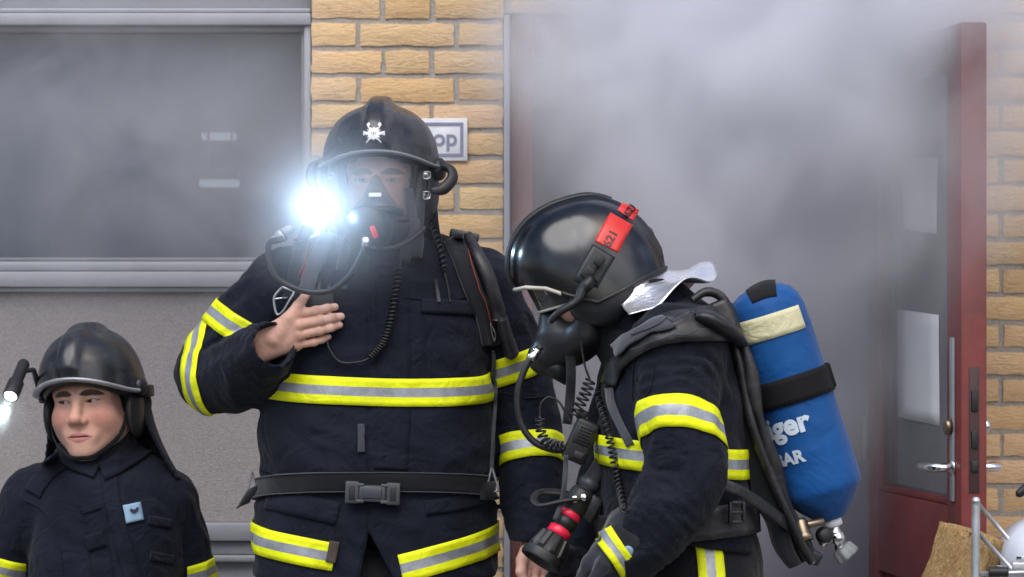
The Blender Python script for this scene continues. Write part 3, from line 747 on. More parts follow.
def skin_colour(p, stubble=0.0, blush=.5):
    ax = np.abs(p[:, 0]); N = len(p)
    c = np.tile(np.array([.63, .375, .285]), (N, 1)); 
    def put(w, col):
        w = np.clip(w, 0, 1)[:, None]; c[:] = c * (1 - w) + np.array(col) * w
    front = p[:, 1] < -.03
    put(blush * .75 * np.exp(-(((ax - .043) / .022) ** 2 + ((p[:, 2] + .030) / .026) ** 2)) * front, (.56, .185, .15))
    put(blush * .6 * np.exp(-((ax / .014) ** 2 + ((p[:, 2] + .034) / .016) ** 2)) * (p[:, 1] < -.09), (.56, .21, .165))
    put(.40 * np.exp(-(((ax - .031) / .017) ** 2 + ((p[:, 2] + .006) / .010) ** 2)) * front, (.40, .20, .16))  # skin darker round the eye sockets
    if stubble: put(stubble * np.exp(-((p[:, 2] + .095) / .03) ** 2) * front, (.33, .22, .18))
    zl = p[:, 2] + .0715; wl = 1 - (ax / .0265) ** 2
    lip = (np.abs(zl + .001) < .0105 * np.clip(wl, 0, 1)) & (p[:, 1] < -.068) & (wl > 0)
    put(lip * .75, (.47, .155, .15))
    put((np.abs(zl) < .0014) * (wl > 0) * (p[:, 1] < -.06) * .8, (.14, .045, .045))  # shade of the mouth crease painted as a dark line
    n = perlin(p * np.array([420, 200, 420])) * .5 + perlin(p * 900) * .3
    bx = (ax - .031) / .0235; bz = p[:, 2] - (.0178 + .0030 * (1 - bx * bx) - .0030 * (bx > 0) * bx)
    hb = .0064 * np.clip(1.08 - np.abs(bx) ** 3, 0, 1) * (1 - .3 * np.clip(bx, 0, 1))
    put(np.clip((hb - np.abs(bz)) / .0016 + .5 + n * .6, 0, 1) * (np.abs(bx) < 1.05) * (p[:, 1] < -.03) * .93, (.022, .015, .011))
    lash = np.exp(-(((p[:, 2] - (.0068 - .0040 * ((ax - .031) / .0148) ** 2)) / .0011) ** 2)) * (np.abs(ax - .031) < .0150) * (p[:, 1] < -.055)
    put(lash * .75, (.05, .03, .025))
    return c
def hand_field(p, wrist, knuckles, fingers, thumb, r=.0093, k=.006, palm_r=.0125):
    """palm of webbed rays from the wrist to four knuckles, four bent fingers, thumb from the side of the palm"""
    f = None; w0, w1 = np.asarray(wrist[0]), np.asarray(wrist[1])
    for i, kn in enumerate(knuckles):
        a = w0 + (w1 - w0) * (i / 3.0); d = cone(p, a, kn, palm_r + .0015, palm_r - .0015); f = d if f is None else smin(f, d, .010)
    for i in range(3):
        m0 = (np.asarray(knuckles[i]) + np.asarray(knuckles[i + 1])) / 2; m0 = m0 + ((w0 + w1) / 2 - m0) * .10
        f = smin(f, cone(p, (w0 * (3 - i - .5) + w1 * (i + .5)) / 3, m0, palm_r, palm_r - .0025), .012)
    for i, (kn, fg) in enumerate(zip(knuckles, fingers)):
        rr = r * (1.0, 1.04, .98, .84)[i]; ch = [np.asarray(kn)] + [np.asarray(q) for q in fg]; fi = None
        for j in range(len(ch) - 1):
            d = cone(p, ch[j], ch[j + 1], rr * (1.10 - .09 * j), rr * (1.02 - .11 * j)); d2 = ball(p, ch[j], rr * (1.12 - .06 * j)); d = smin(d, d2, .003); d = d + .0009 * np.exp(-((np.linalg.norm(p - ch[j], axis=1) - rr * .9) / .0012) ** 2) * (j > 0); fi = d if fi is None else smin(fi, d, .003)
        f = smin(f, fi, .0030)
        f = smin(f, ball(p, np.asarray(kn), palm_r - .001), .006)
    th = [np.asarray(q) for q in thumb]; tf = None
    for j in range(len(th) - 1):
        d = cone(p, th[j], th[j + 1], (.0165, .0118, .0105, .009)[j], (.0122, .0108, .0088, .008)[j]); tf = d if tf is None else smin(tf, d, .004)
    return smin(f, tf, .010)
def skin_attr(o, cols):
    at = o.data.color_attributes.new('skin', 'FLOAT_COLOR', 'POINT')
    at.data.foreach_set('color', np.column_stack([cols, np.ones(len(cols))]).astype(np.float32).ravel())
_G = Grid((-.1, -.135, -.205), (.1, .135, .145), .0016)
HEAD_V, HEAD_F = nets(_G, head_field(_G.p)); del _G
def head_mesh(Rm, O, s, stubble=0, blush=.5):
    return HEAD_V @ (np.asarray(Rm).T) * s + np.asarray(O), HEAD_F, skin_colour(HEAD_V.astype(np.float32), stubble, blush)
def join(parts):
    """[(v, quads, colours)] -> one mesh"""
    V, F, C = [], [], []; b = 0
    for v, f, c in parts:
        V.append(v); F.append(f + b); C.append(np.broadcast_to(c, (len(v), 3))); b += len(v)
    return np.vstack(V), np.vstack(F), np.vstack(C)
SKIN = np.array([.62, .37, .285])
def hand_mesh(args, lo, hi, h=.0014, red=.45, nail_dir=(0, -1, .25)):
    G = Grid(lo, hi, h); f = hand_field(G.p, *args); v, q = nets(G, f)
    kn = np.asarray(args[1]); d = np.min(np.linalg.norm(v[:, None] - kn[None], axis=2), axis=1)
    tips = np.array([a[-1] for a in args[2]] + [args[3][-1]]); dt = np.min(np.linalg.norm(v[:, None] - tips[None], axis=2), axis=1)
    w = (red * np.exp(-(d / .013) ** 2) + .5 * red * np.exp(-(dt / .012) ** 2))[:, None]
    n = (perlin(v.astype(np.float32) * 45) * .5 + perlin(v.astype(np.float32) * 120) * .35)[:, None]
    nails = np.zeros((len(v), 1))
    for a in list(args[2]) + [args[3]]:
        a = [np.asarray(x) for x in a]; ax_ = a[-1] - a[-2]; ax_ /= np.linalg.norm(ax_); qq = v - a[-1]; al = qq @ ax_; pe = qq - np.outer(al, ax_); up = pe @ np.array(nail_dir); nails[:, 0] = np.maximum(nails[:, 0], (np.abs(al - .001) < .0062) * (up > .0052) * 1.0)
    w = w * (1 - nails * .8)
    c = (SKIN * 1.0) * (1 - w) + np.array([.56, .21, .16]) * w; c = c * (1 + n * .32) * (1 - nails) + nails * np.array([.70, .46, .38])
    return v, q, c
def eyes(Rm, O, s, parent, gaze=(0, 0)):
    """both eyeballs with irises as one part each"""
    Rm = np.asarray(Rm)
    for sx in (-1, 1):
        c = np.array([sx * .031, -.0715, .003]); d = np.array([math.sin(R(gaze[0])), -math.cos(R(gaze[0])), math.sin(R(gaze[1]))]); d /= np.linalg.norm(d)
        T = lambda q: Rm @ np.asarray(q) * s + O
        m = MB(); m.lathe(T(c), Rm @ d, [(-.0128 * s * math.cos(a), .0128 * s * math.sin(a)) for a in np.linspace(0, math.pi, 20)], 24); e = m.build('eye', M['eye_white'], parent)
        m = MB(); m.lathe(T(c), Rm @ d, [(.0124 * s, .0061 * s), (.0129 * s, .0056 * s), (.0132 * s, .003 * s), (.0133 * s, 0)], 24); m.build('iris', M['eye_iris'], e)
def hood_mesh(Rm, O, s, infl=.007, rx=.053, rz=.080, zc=-.028, low=-.19, flare=0.0):
    """tight cloth hood round the head with an oval face opening"""
    G = Grid((-.12, -.15, -.215), (.12, .15, .16), .0035); p = G.p
    f = ell(p, (0, .018, .045), (.075, .097, .085)); f = smin(f, ell(p, (0, -.022, -.02), (.064, .064, .090)), .03); f = smin(f, cone(p, (0, .022, -.04), (0, .040, -.22), .064, .078 + flare), .04)
    n = ridge(p * np.array([14, 14, 26], np.float32)); f = f - infl - .004 * (n - .6) * (p[:, 2] < -.05)
    op = np.sqrt((p[:, 0] / rx) ** 2 + ((p[:, 2] - zc) / rz) ** 2) - 1
    f = smax(f, -np.where(p[:, 1] < -.015, op * min(rx, rz), .05), .006)
    f = smax(f, -(f + .02), .003)                              # hollow
    f = np.maximum(f, low - p[:, 2])
    v, q = nets(G, f); return v @ np.asarray(Rm).T * s + O, q
def legs_field(p, hip, feet, knee_f, r=(.095, .07, .058), foot_dir=(0, -1, 0)):
    f = None
    for h, ft, kn in zip(hip, feet, knee_f):
        d = limb(p, [h, kn, np.asarray(ft) + [0, 0, .16]], r, fold=.006, fa=14, seed=h[0] * 9); f = d if f is None else smin(f, d, .02)
    return f
def boot(m, ft, d, s=1.0):
    d = np.asarray(d, float); d /= np.linalg.norm(d); ft = np.asarray(ft, float); G = Grid(ft - [.2, .2, .0], ft + [.2, .2, .30], .009); p = G.p
    f = cone(p, ft + [0, 0, .09], ft + [0, 0, .26], .058, .062); f = smin(f, cone(p, ft - d * .02 + [0, 0, .055], ft + d * .15 + [0, 0, .048], .052, .046), .04); f = np.maximum(f, ft[2] + .001 - p[:, 2])
    v, q = nets(G, f); m.add(v, q)
def stripe_set(parent, fn, width, label=None, th=.0014, n3=3):
    """reflective band: yellow with a silver strip along its middle, one mesh. fn(ws) -> grid (n, len(ws), 3)"""
    h = width / 2; k = .335
    ws = np.r_[np.linspace(-h, -h * k, n3), np.linspace(-h * k, h * k, n3)[1:], np.linspace(h * k, h, n3)[1:]]
    g = fn(ws); m = MB(); m.sheet(g, th); o = m.build('reflective_stripe', M['stripe_yellow'], parent); o.data.materials.append(M['stripe_silver'])
    nu, nv = g.shape[:2]; idx = np.zeros(len(o.data.polygons), np.int32); q = np.arange((nu - 1) * (nv - 1)); j = q % (nv - 1); mid = (j >= n3 - 1) & (j < 2 * n3 - 2)
    idx[2 * q] = mid; idx[2 * q + 1] = mid; o.data.polygons.foreach_set('material_index', idx)
    if label: plab(o, label)
    return o
# ================================================================== the standing firefighter, facing us
MY = 0.05
def mp(x, y, Y=MY): return P(x, y, Y)
def prow(y, xl, xr, b, n=2.5, v=0.0, Y=MY):
    a, c = P(xl, y, Y), P(xr, y, Y); return (a[2], (a[0] + c[0]) / 2, v, (c[0] - a[0]) / 2, b, n)
fireman = thing('person', 'big firefighter in dark striped coat facing us with bare hand on his chest', 'person', (-.27, MY, .1))
m_rows = [prow(655, 255, 496, .165), prow(600, 255, 496, .168), prow(545, 254, 496, .170), prow(500, 257, 494, .172), prow(455, 258, 493, .175), prow(405, 262, 491, .168), prow(350, 268, 489, .158), prow(305, 280, 486, .146), prow(270, 305, 470, .125), prow(248, 330, 440, .10)]
def m_torso(p): 
    f = trunk(p, (0, MY, 0), (1, 0, 0), (0, 1, 0), (0, 0, 1), m_rows, fold=.014, seed=2.0, fz=9.0, fx=4.5)
    zb = mp(0, 488)[2]
    f += .010 * np.exp(-((p[:, 2] - zb) / .022) ** 2)            # drawn in under the belt
    return f
def m_shoulders(p):
    f = cone(p, mp(345, 262, .07), mp(283, 290, .06), .070, .072)
    return smin(f, cone(p, mp(415, 262, .07), mp(482, 288, .06), .070, .074), .03)
RA = [mp(286, 292, .05), mp(240, 335, .075), mp(212, 374, .085), mp(238, 372, .0), mp(268, 349, -.125)]; RR = [.082, .074, .070, .070, .050]
LA = [mp(478, 290, .06), mp(503, 345, .09), mp(524, 415, .10), mp(532, 480, .06), mp(536, 536, .015)]; LR = [.080, .073, .066, .060, .050]
def m_arm_r(p): return limb(p, RA, RR, fold=.014, fa=17, seed=3.1, n=22)
def m_arm_l(p): return limb(p, LA, LR, fold=.014, fa=15, seed=8.4, n=20)
zh = mp(0, 575)[2]
def m_coat(p):
    f = smin(m_torso(p), m_shoulders(p), .045)
    f = smin(f, m_arm_r(p), .022); f = smin(f, m_arm_l(p), .020)
    # stand collar, hollow
    c = cone(p, mp(382, 270, .055), mp(384, 222, .06), .092, .084); c = np.maximum(c, mp(0, 232)[2] - .0 - (mp(0, 232)[2] * 2 - p[:, 2])) if False else c
    top = p[:, 2] - (mp(0, 236)[2] + .25 * np.maximum(p[:, 1] - MY, -.06))
    c = smax(np.maximum(c, top), -(c + .012), .004); f = smin(f, c, .02)
    # flaps of the coat spread below the belt
    apex = mp(371, 528, 0); q = p - apex
    wdt = np.clip(-q[:, 2], 0, 1); cxl = q[:, 0] - .17 * wdt
    wedge = np.maximum(np.abs(cxl) - (.36 * wdt + .001), p[:, 1] - (MY - .10))
    f = smax(f, -wedge, .006)
    hem = zh - .018 * np.exp(-((p[:, 0] - mp(372, 0)[0]) / .10) ** 2)
    cut = hem - p[:, 2]; low = (p[:, 0] > mp(498, 0)[0]) & (p[:, 2] < mp(0, 420)[2])
    f = np.where(low, f, smax(f, cut, .006))
    inner = np.maximum(m_torso(p) + .016, p[:, 2] - (zh + .05)); f = np.where(low, f, smax(f, -inner, .004))      # hollow skirt
    ax = cone(p, RA[-1] + (RA[-1] - RA[-2]) * .2, RA[-1] - (RA[-1] - RA[-2]) * .35, .042, .040); f = smax(f, -ax, .004)     # open cuffs
    dl_ = (LA[-1] - LA[-2]) / np.linalg.norm(LA[-1] - LA[-2]); ax = cone(p, LA[-1] + dl_ * .05, LA[-1] - dl_ * .03, .040, .038); f = smax(f, -ax, .004)
    f = np.where(p[:, 2] < LA[-1][2] - .012, np.where(low, .05, f), f)
    return f
G = Grid((-.72, -.26, .88), (.145, .28, 1.70), .0052)
v, q = nets(G, m_coat(G.p)); M_BVH = bvh_of(v, q)
m_coat_o = mesh_obj('coat', v, q, M['coat_navy'], fireman)
G2 = Grid((-.60, -.20, .86), (.04, .3, 1.62), .008); v, q = nets(G2, m_torso(G2.p)); MT_BVH = bvh_of(v, q)
v, q = nets(G2, smax(np.maximum(m_torso(G2.p) + .024, G2.p[:, 2] - 1.5), .80 - G2.p[:, 2], .02)); m_under = (v, q)
Ga = Grid((-.72, -.26, 1.1), (-.38, .25, 1.7), .0065); v, q = nets(Ga, m_arm_r(Ga.p)); MRA_BVH = bvh_of(v, q)
Ga = Grid((-.16, -.12, .9), (.16, .3, 1.65), .0065); v, q = nets(Ga, m_arm_l(Ga.p)); MLA_BVH = bvh_of(v, q)
del G, G2, Ga
# reflective stripes
c = mp(377, 386); stripe_set(m_coat_o, lambda ws: ring(MT_BVH, c + [0, .0, .010], (.022, -.10, 1), (0, -1, 0), -100, 100, ws, .0052, 110), .054)
cl = mp(330, 546, MY); stripe_set(m_coat_o, lambda ws: ring(MT_BVH, cl, (.155, -.04, 1), (-.0, -1, 0), -112, 6, ws, .004, 80), .056)
cr = mp(440, 550, MY); stripe_set(m_coat_o, lambda ws: ring(MT_BVH, cr, (-.235, -.04, 1), (0, -1, 0), -24, 112, ws, .004, 80), .056)
def arm_ring(bvh, pts, k, width, off=.004, a0=-180, a1=180, tilt=(0, 0, 0), ref=(0, -1, 0)):
    c_ = cmr(pts, 60); i = int(k * 59); A = c_[min(i + 2, 59)] - c_[max(i - 2, 0)]; A = A / np.linalg.norm(A) + np.array(tilt)
    return stripe_set(m_coat_o if bvh in (MRA_BVH, MLA_BVH) else b_coat_o, lambda ws: ring(bvh, c_[i], A, ref, a0, a1, ws, off, 72), width)
Ga = Grid((-.72, -.26, 1.25), (-.38, .25, 1.7), .0065); v, q = nets(Ga, np.maximum(m_arm_r(Ga.p), limb(Ga.p, RA[:3], [r_ + .02 for r_ in RR[:3]]))); MUA_BVH = bvh_of(v, q)
ca = mp(233, 322, .07); stripe_set(m_coat_o, lambda ws: ring(MUA_BVH, ca, (.50, -.06, .88), (0, -1, 0), -128, 40, ws, .004, 72), .052)
ce = mp(206, 375, .075); stripe_set(m_coat_o, lambda ws: ring(MRA_BVH, ce, (1, -.42, .10), (0, -1, 0), -130, 130, ws, .004, 72), .050)
arm_ring(MLA_BVH, LA, .33, .056, tilt=(0, 0, 0)); arm_ring(MLA_BVH, LA, .66, .056)
# dirty tape across the left hem stripe, front flap, pocket flaps, seams
def patch(name, bvh, path, wid, off, mat, parent, th=.003, n=24, nv=5): return ribbon(bvh, path, wid, off, th, n, nv).build(name, M[mat], parent)
patch('tape_patch', M_BVH, [(335, 541), (331, 562)], 10, .008, 'tape_dirty', m_coat_o)
patch('front_flap', M_BVH, [(392, 262), (393, 330), (394, 400), (391, 470)], 34, .0012, 'coat_navy', m_coat_o, .004, 60, 7)
patch('pocket_flap', M_BVH, [(421, 306), (450, 307), (478, 309)], 14, .0055, 'coat_navy', m_coat_o, .005)
patch('pocket_flap', M_BVH, [(268, 498), (300, 505), (338, 514)], 22, .0055, 'coat_navy', m_coat_o, .005)
patch('pocket_flap', M_BVH, [(425, 508), (455, 504), (484, 496)], 14, .0045, 'coat_navy', m_coat_o, .005)
patch('zip_tab', M_BVH, [(361, 424), (361, 452)], 6, .006, 'strap_grey', m_coat_o)
for pth in ([(424, 314), (424, 345), (424, 371)], [(476, 314), (477, 345), (478, 371)], [(402, 298), (440, 300), (480, 296)], [(500, 392), (525, 398), (553, 395)], [(303, 270), (300, 310), (296, 350)], [(262, 470), (300, 480), (345, 486)]):
    m = MB(); m.tube(cmr(drape(M_BVH, cmr(np.array(pth, float), 24), .0012), 60), .0016, 6); m.build('seam', M['coat_navy'], m_coat_o)
# trousers, boots
hip = [np.array([-.38, .05, .93]), np.array([-.17, .05, .93])]; feet = [np.array([-.42, .03, .1]), np.array([-.13, .03, .1])]; kn = [np.array([-.40, .03, .55]), np.array([-.15, .03, .55])]
G = Grid((-.60, -.2, .15), (.06, .3, 1.02), .010); f = legs_field(G.p, hip, feet, kn, (.112, .085, .072)); f = smin(f, ell(G.p, (-.27, .05, .95), (.205, .14, .12)), .03); v, q = nets(G, f)
mesh_obj('trousers', v, q, M['trouser_navy'], fireman)
for ft in feet:
    m = MB(); boot(m, ft, (0, -1, 0)); m.build('boot', M['rubber_black'], fireman)
# body: head, trunk, arms and both hands in one mesh
MH = mp(381, 180, .0); MHR = rot('Z', -3) @ rot('X', 4)
Yh = float(np.median(drape(M_BVH, [(325, 318), (318, 335), (330, 325)], 0)[:, 1])) - .022
hw = [mp(258, 337, Yh + .008), mp(262, 356, Yh + .014)]
kn_ = [mp(296, 315, Yh - .006), mp(299, 325, Yh - .009), mp(299, 335, Yh - .006), mp(296, 345, Yh + .002)]
fg_ = [[mp(316, 311, Yh - .007), mp(327, 308.5, Yh - .002), mp(335, 307, Yh + .006)], [mp(321, 320.5, Yh - .010), mp(332, 318, Yh - .005), mp(341, 316.5, Yh + .004)],
       [mp(320, 330.5, Yh - .007), mp(331, 327.5, Yh - .003), mp(339.5, 325, Yh + .006)], [mp(314, 342, Yh + .001), mp(322, 339.5, Yh + .003), mp(328.5, 337, Yh + .009)]]
th_ = [mp(275, 338, Yh - .002), mp(289, 318, Yh - .010), mp(298, 306, Yh - .008), mp(306, 295, Yh + .002)]
hv = hand_mesh((hw, kn_, fg_, th_), mp(240, 380, Yh) - [0, .06, 0], mp(352, 284, Yh) + [0, .06, 0])
Yl = .0
lw = [mp(533, 536, Yl + .0), mp(545, 536, Yl + .02)]
lk = [mp(527, 566, Yl - .015), mp(534, 571, Yl - .01), mp(541, 573, Yl + .0), mp(547, 573, Yl + .012)]
lf = [[mp(527, 582, Yl - .030), mp(531, 590, Yl - .02), mp(537, 592, Yl - .004)], [mp(535, 588, Yl - .028), mp(538, 597, Yl - .018), mp(543, 598, Yl)], [mp(543, 589, Yl - .018), mp(545, 597, Yl - .008), mp(549, 597, Yl + .008)], [mp(549, 586, Yl - .004), mp(551, 592, Yl + .004), mp(553, 592, Yl + .016)]]
lt = [mp(530, 545, Yl - .008), mp(522, 560, Yl - .028), mp(521, 572, Yl - .040), mp(525, 582, Yl - .044)]
hl = hand_mesh((lw, lk, lf, lt), mp(505, 615, Yl) - [0, .09, 0], mp(570, 522, Yl) + [0, .07, 0], red=.6)
G = Grid((-.72, -.26, 1.0), (.16, .28, 1.68), .009)
f = smin(limb(G.p, RA[:-1] + [mp(258, 347, Yh + .014)], [.05, .045, .04, .034, .021], n=20), limb(G.p, LA, [.05, .045, .04, .034, .026], n=20), .01); f = smin(f, cone(G.p, MH + [0, .03, -.14], (-.27, .06, 1.35), .058, .10), .03)
f = smin(f, smax(m_torso(G.p) + .03, 1.06 - G.p[:, 2], .01), .03); v, q = nets(G, f)
Lg = Grid((-.60, -.2, .13), (.06, .3, 1.05), .014); fl = legs_field(Lg.p, hip, feet, kn, (.085, .06, .05)); fl = smin(fl, ell(Lg.p, (-.27, .05, .96), (.17, .11, .12)), .04); v2, q2 = nets(Lg, fl)
hd = head_mesh(MHR, MH, 1.0, .3, .9); hd = (hd[0], hd[1], np.clip(hd[2] * np.array([1.16, 1.10, 1.16]), 0, .8))
V, F, C = join([hd, (v, q, SKIN), (v2, q2, SKIN), hv, hl])
mb = mesh_obj('body', V, F, M['skin'], fireman); skin_attr(mb, C)
eyes(MHR, MH, 1.0, fireman)
v, q = hood_mesh(MHR, MH, 1.0, .006, .058, .086, -.020, -.18); mesh_obj('flash_hood', v, q, M['hood_black'], fireman)
del G, Lg
# ================================================================== helmets
def dome(T, a_side, a_front, a_back, top, rimz, crest=(.020, .010), nphi=128, nth=56, flare=.004, th=.004, panel=.0025):
    """helmet shell in its own frame (front = -y): returns a closed mesh; rimz(phi) is the rim height"""
    ph = np.linspace(0, 2 * np.pi, nphi, endpoint=False); tt = np.linspace(0, 1, nth)
    out = np.zeros((nphi, nth, 3))
    for i, f in enumerate(ph):
        sx, sy = math.sin(f), -math.cos(f); ay = a_front if sy < 0 else a_back
        rad = 1 / math.sqrt((sx / a_side) ** 2 + (sy / ay) ** 2); rz = rimz(math.degrees(f) if f <= np.pi else math.degrees(f) - 360)
        th_ = tt * (np.pi / 2) * 1.0; r = rad * np.sin(th_) ** .84; z = rz + (top - rz) * np.cos(th_) ** .95
        r = r + flare * np.clip((tt - .86) / .14, 0, 1) ** 2
        x = sx * r; y = sy * r
        cw = crest[0]; q = np.abs(x) / cw; bump = crest[1] / (1 + q ** 6)
        # shallow pressed facet on each side of the crest
        az = np.degrees(np.arctan2(np.abs(x), -y)); fac = panel * np.clip((np.abs(x) - cw * 1.2) / .02, 0, 1) * np.clip(1 - np.abs(az - 62) / 30, 0, 1) * np.clip((tt - .3) / .2, 0, 1) * np.clip((.92 - tt) / .1, 0, 1)
        nrm = np.column_stack([x / a_side ** 2, y / ay ** 2, (z - rz) / max(top - rz, .05) ** 2 + 1e-6]); nrm /= np.linalg.norm(nrm, axis=1)[:, None] + 1e-9
        fade = np.clip((1.0 - tt) / .12, 0, 1)
        out[i] = np.column_stack([x, y, z]) + nrm * ((bump * fade + fac)[:, None])
    m = MB(); cen = np.array([0, 0, .0]); inn = out * (1 - th / .13) ; inn[..., 2] = out[..., 2] - th * .6 * (1 - tt[None, :])
    W = lambda g: np.array([T(q) for q in g.reshape(-1, 3)]).reshape(g.shape)
    m.grid(W(out), close_u=True, flip=True); m.grid(W(inn), close_u=True)
    m.grid(W(np.stack([out[:, -1], inn[:, -1]], axis=1)), close_u=True)
    return m, out
def rim_band(T, out, i0, i1, r, flat=1.0, seg=8, dz=0.0, grow=1.0):
    n = len(out); ids = [k % n for k in range(i0, i1 + 1)]; p = out[ids, -1].copy(); p[:, :2] *= grow; p[:, 2] += dz
    return MB().tube([T(q) for q in p], r, seg, True, flat)
def front_helmet(root, T, sc, mat, trim_mat, rim=.062, side=.028, back=-.055, crest=(.021, .011), top=.155, aside=.121, fl=.004, trim_r=.0064):
    def rimz(a):
        a = abs(a); 
        if a < 90: k = (1 - math.cos(R(min(a, 75) * 180 / 75))) / 2; return rim + (side - rim) * k
        k = (1 - math.cos(R(min((a - 90) * 2.2, 180)))) / 2; return side + (back - side) * k
    m, out = dome(T, aside, .142, .158, top, rimz, crest, flare=fl); sh = m.build('shell', M[mat], root)
    m = rim_band(T, out, -27, 27, trim_r * sc, .55, 8, .0005, 1.012); m.build('brim_trim', M[trim_mat], root)
    m = rim_band(T, out, 27, 101, .0042 * sc, .8, 8, -.001, 1.004); m.build('edge_trim', M['rubber_black'], root)
    # crest cover
    # inner padding
    ph = np.linspace(0, 2 * np.pi, 72, endpoint=False); g = []
    for f in ph:
        sx, sy = math.sin(f), -math.cos(f); a = math.degrees(f) if f <= np.pi else math.degrees(f) - 360; ay = .125 if sy < 0 else .14; rad = 1 / math.sqrt((sx / .104) ** 2 + (sy / ay) ** 2)
        z = rimz(a); g.append([T((sx * rad * q, sy * rad * q, z + dz)) for q, dz in ((1.03, .02), (1.02, -.002), (.985, -.011), (.93, -.011), (.90, .01), (.88, .05))])
    MB().grid(g, close_u=True).build('inner_padding', M['rubber_black'], root)
    return sh, out, rimz
def local(Rm, O, s=1.0):
    Rm = np.asarray(Rm); O = np.asarray(O); return lambda q: Rm @ np.asarray(q, float) * s + O
def sdf_part(name, fn, lo, hi, h, T, mat, parent):
    G = Grid(lo, hi, h); v, q = nets(G, fn(G.p)); return mesh_obj(name, np.array([T(x) for x in v]), q, mat, parent)

# ---------------------------------------------------------------- helmet of the standing man
HM = thing('fire_helmet', 'black fire helmet with white axe emblem on the masked firefighter facing us', 'helmet', MH)
T = local(MHR, MH + [0, 0, .0])
sh, out, rz = front_helmet(HM, T, 1.0, 'helmet_black', 'trim_grey', crest=(.022, .018), top=.150, aside=.1165, fl=.001)
# white emblem: round shield with spiked rim over crossed axes
def on_dome(out, x, z):
    """point of the shell front at local x, z"""
    n = len(out); c = out.reshape(-1, 3); c = c[c[:, 1] < 0]; d = (c[:, 0] - x) ** 2 + (c[:, 2] - z) ** 2; k = np.argsort(d)[:6]; w_ = 1 / (d[k] + 1e-7); return (c[k] * w_[:, None]).sum(0) / w_.sum()
m = MB(); ez = .096
def emb(poly, off):
    poly = np.array(poly) * 1.12; c = poly.mean(0); pts = [on_dome(out, x, z + ez) + [0, -.0022 - off, .0008] for x, z in poly]; cc = on_dome(out, c[0], c[1] + ez) + [0, -.0026 - off, .001]
    V = [T(q) for q in pts] + [T(cc)] + [T(q + [0, .0018, 0]) for q in pts]; n = len(pts); F = [(i, (i + 1) % n, n) for i in range(n)] + [(i, n + 1 + i, n + 1 + (i + 1) % n, (i + 1) % n) for i in range(n)]; m.add(V, F)
a = np.linspace(0, 2 * np.pi, 48, endpoint=False); rr = .0105 + .0028 * (np.cos(a * 12) > .2)
emb(np.column_stack([rr * np.sin(a), rr * np.cos(a)]), 0)
for sg_ in (1, -1):
    d = np.array([sg_ * .62, .78]); n_ = np.array([d[1], -d[0]])
    for e in (1, -1):
        b0, b1 = d * e * .0090, d * e * .0205; w_ = .0014
        emb([b0 + n_ * w_, b1 + n_ * w_, b1 - n_ * w_, b0 - n_ * w_], .0003)
    h0 = d * .0155; emb([h0, h0 + d * .0055 + n_ * .001 * sg_, h0 + d * .0060 - n_ * sg_ * .0050, h0 + d * .0010 - n_ * sg_ * .0045], .0006)
for e in (1, -1): emb([(e * .010, .002), (e * .0185, .0045), (e * .0185, -.0035), (e * .010, -.002)], .0003)
m.build('emblem', M['white_paint'], HM, smooth=False)
m = MB()
for x, z, w_, h_ in ((0, .0, .0012, .007), (-.0035, .0, .0009, .0045), (.0035, 0, .0009, .0045)):
    c = T(on_dome(out, x, z + ez) + [0, -.0030, .001]); m.box(c, (w_ * .5, .0006, h_ * .55), MHR @ rot('X', 20))
m.build('emblem_mark', M['ink_dark'], HM)
# pivots with lever arms, left and right
for sx in (-1, 1):
    m = MB(); m.lathe(T((sx * .112, -.015, .022)), MHR @ np.array([sx, -.25, 0]), [(-.004, 0), (-.004, .024), (.010, .023), (.016, .018), (.018, .0)], 26); pv = m.build('visor_pivot', M['mask_black'], HM)
    m = MB(); pth = [(sx * .120, -.02, .03), (sx * .142, -.035, .022), (sx * .146, -.050, .004), (sx * .128, -.066, -.016), (sx * .105, -.076, -.018)] if sx > 0 else [(sx * .118, -.02, .035), (sx * .134, -.03, .028), (sx * .136, -.04, .004), (sx * .124, -.05, -.018)]
    m.tube([T(q) for q in cmr(pth, 26)], np.r_[np.linspace(.010, .0125, 18), np.linspace(.0125, .006, 8)], 14, True, .8); m.build('lever_arm', M['rubber_black'], pv)
# ear guards, neck curtain
for sx in (-1, 1):
    def eg(p): 
        q = np.abs(p[:, 0]) ; f = ell(p, (sx * .098, .008, -.020), (.018, .050, .058)); return smax(f, .012 - np.abs(p[:, 0] - sx * .07) + 0 * q - .012, .004)
    sdf_part('ear_guard', eg, (sx * .098 - .03, -.06, -.09), (sx * .098 + .03, .07, .05), .004, T, M['rubber_black'], HM)
def curtain(p, a=.118, b=.125, z0=.0, z1=-.215, fl=.028):
    k = np.clip((z0 - p[:, 2]) / (z0 - z1), 0, 1); aa = a - .012 + fl * k * k + .004 * np.sin(np.arctan2(p[:, 0], p[:, 1]) * 9) * k; f = (np.sqrt((p[:, 0] / aa) ** 2 + ((p[:, 1] - .02) / (aa + .015)) ** 2) - 1) * aa
    f = np.abs(f) - .0035; f = np.maximum(f, np.maximum(p[:, 2] - z0, z1 - p[:, 2] + .03 * (p[:, 1] < .05))); return np.maximum(f, -(p[:, 1] - (-.022 + .055 * k)))
sdf_part('neck_curtain', curtain, (-.19, -.1, -.24), (.19, .19, .03), .005, T, M['coat_navy'], HM)
def chin_strap(parent, T, mat='hood_black'):
    m = MB(); m.tube([T(q) for q in cmr([(-.092, -.02, -.01), (-.080, -.045, -.075), (-.035, -.075, -.118), (0, -.082, -.125), (.035, -.075, -.118), (.080, -.045, -.075), (.092, -.02, -.01)], 50)], .0065, 8, True, .25); return m.build('chin_strap', M[mat], parent)
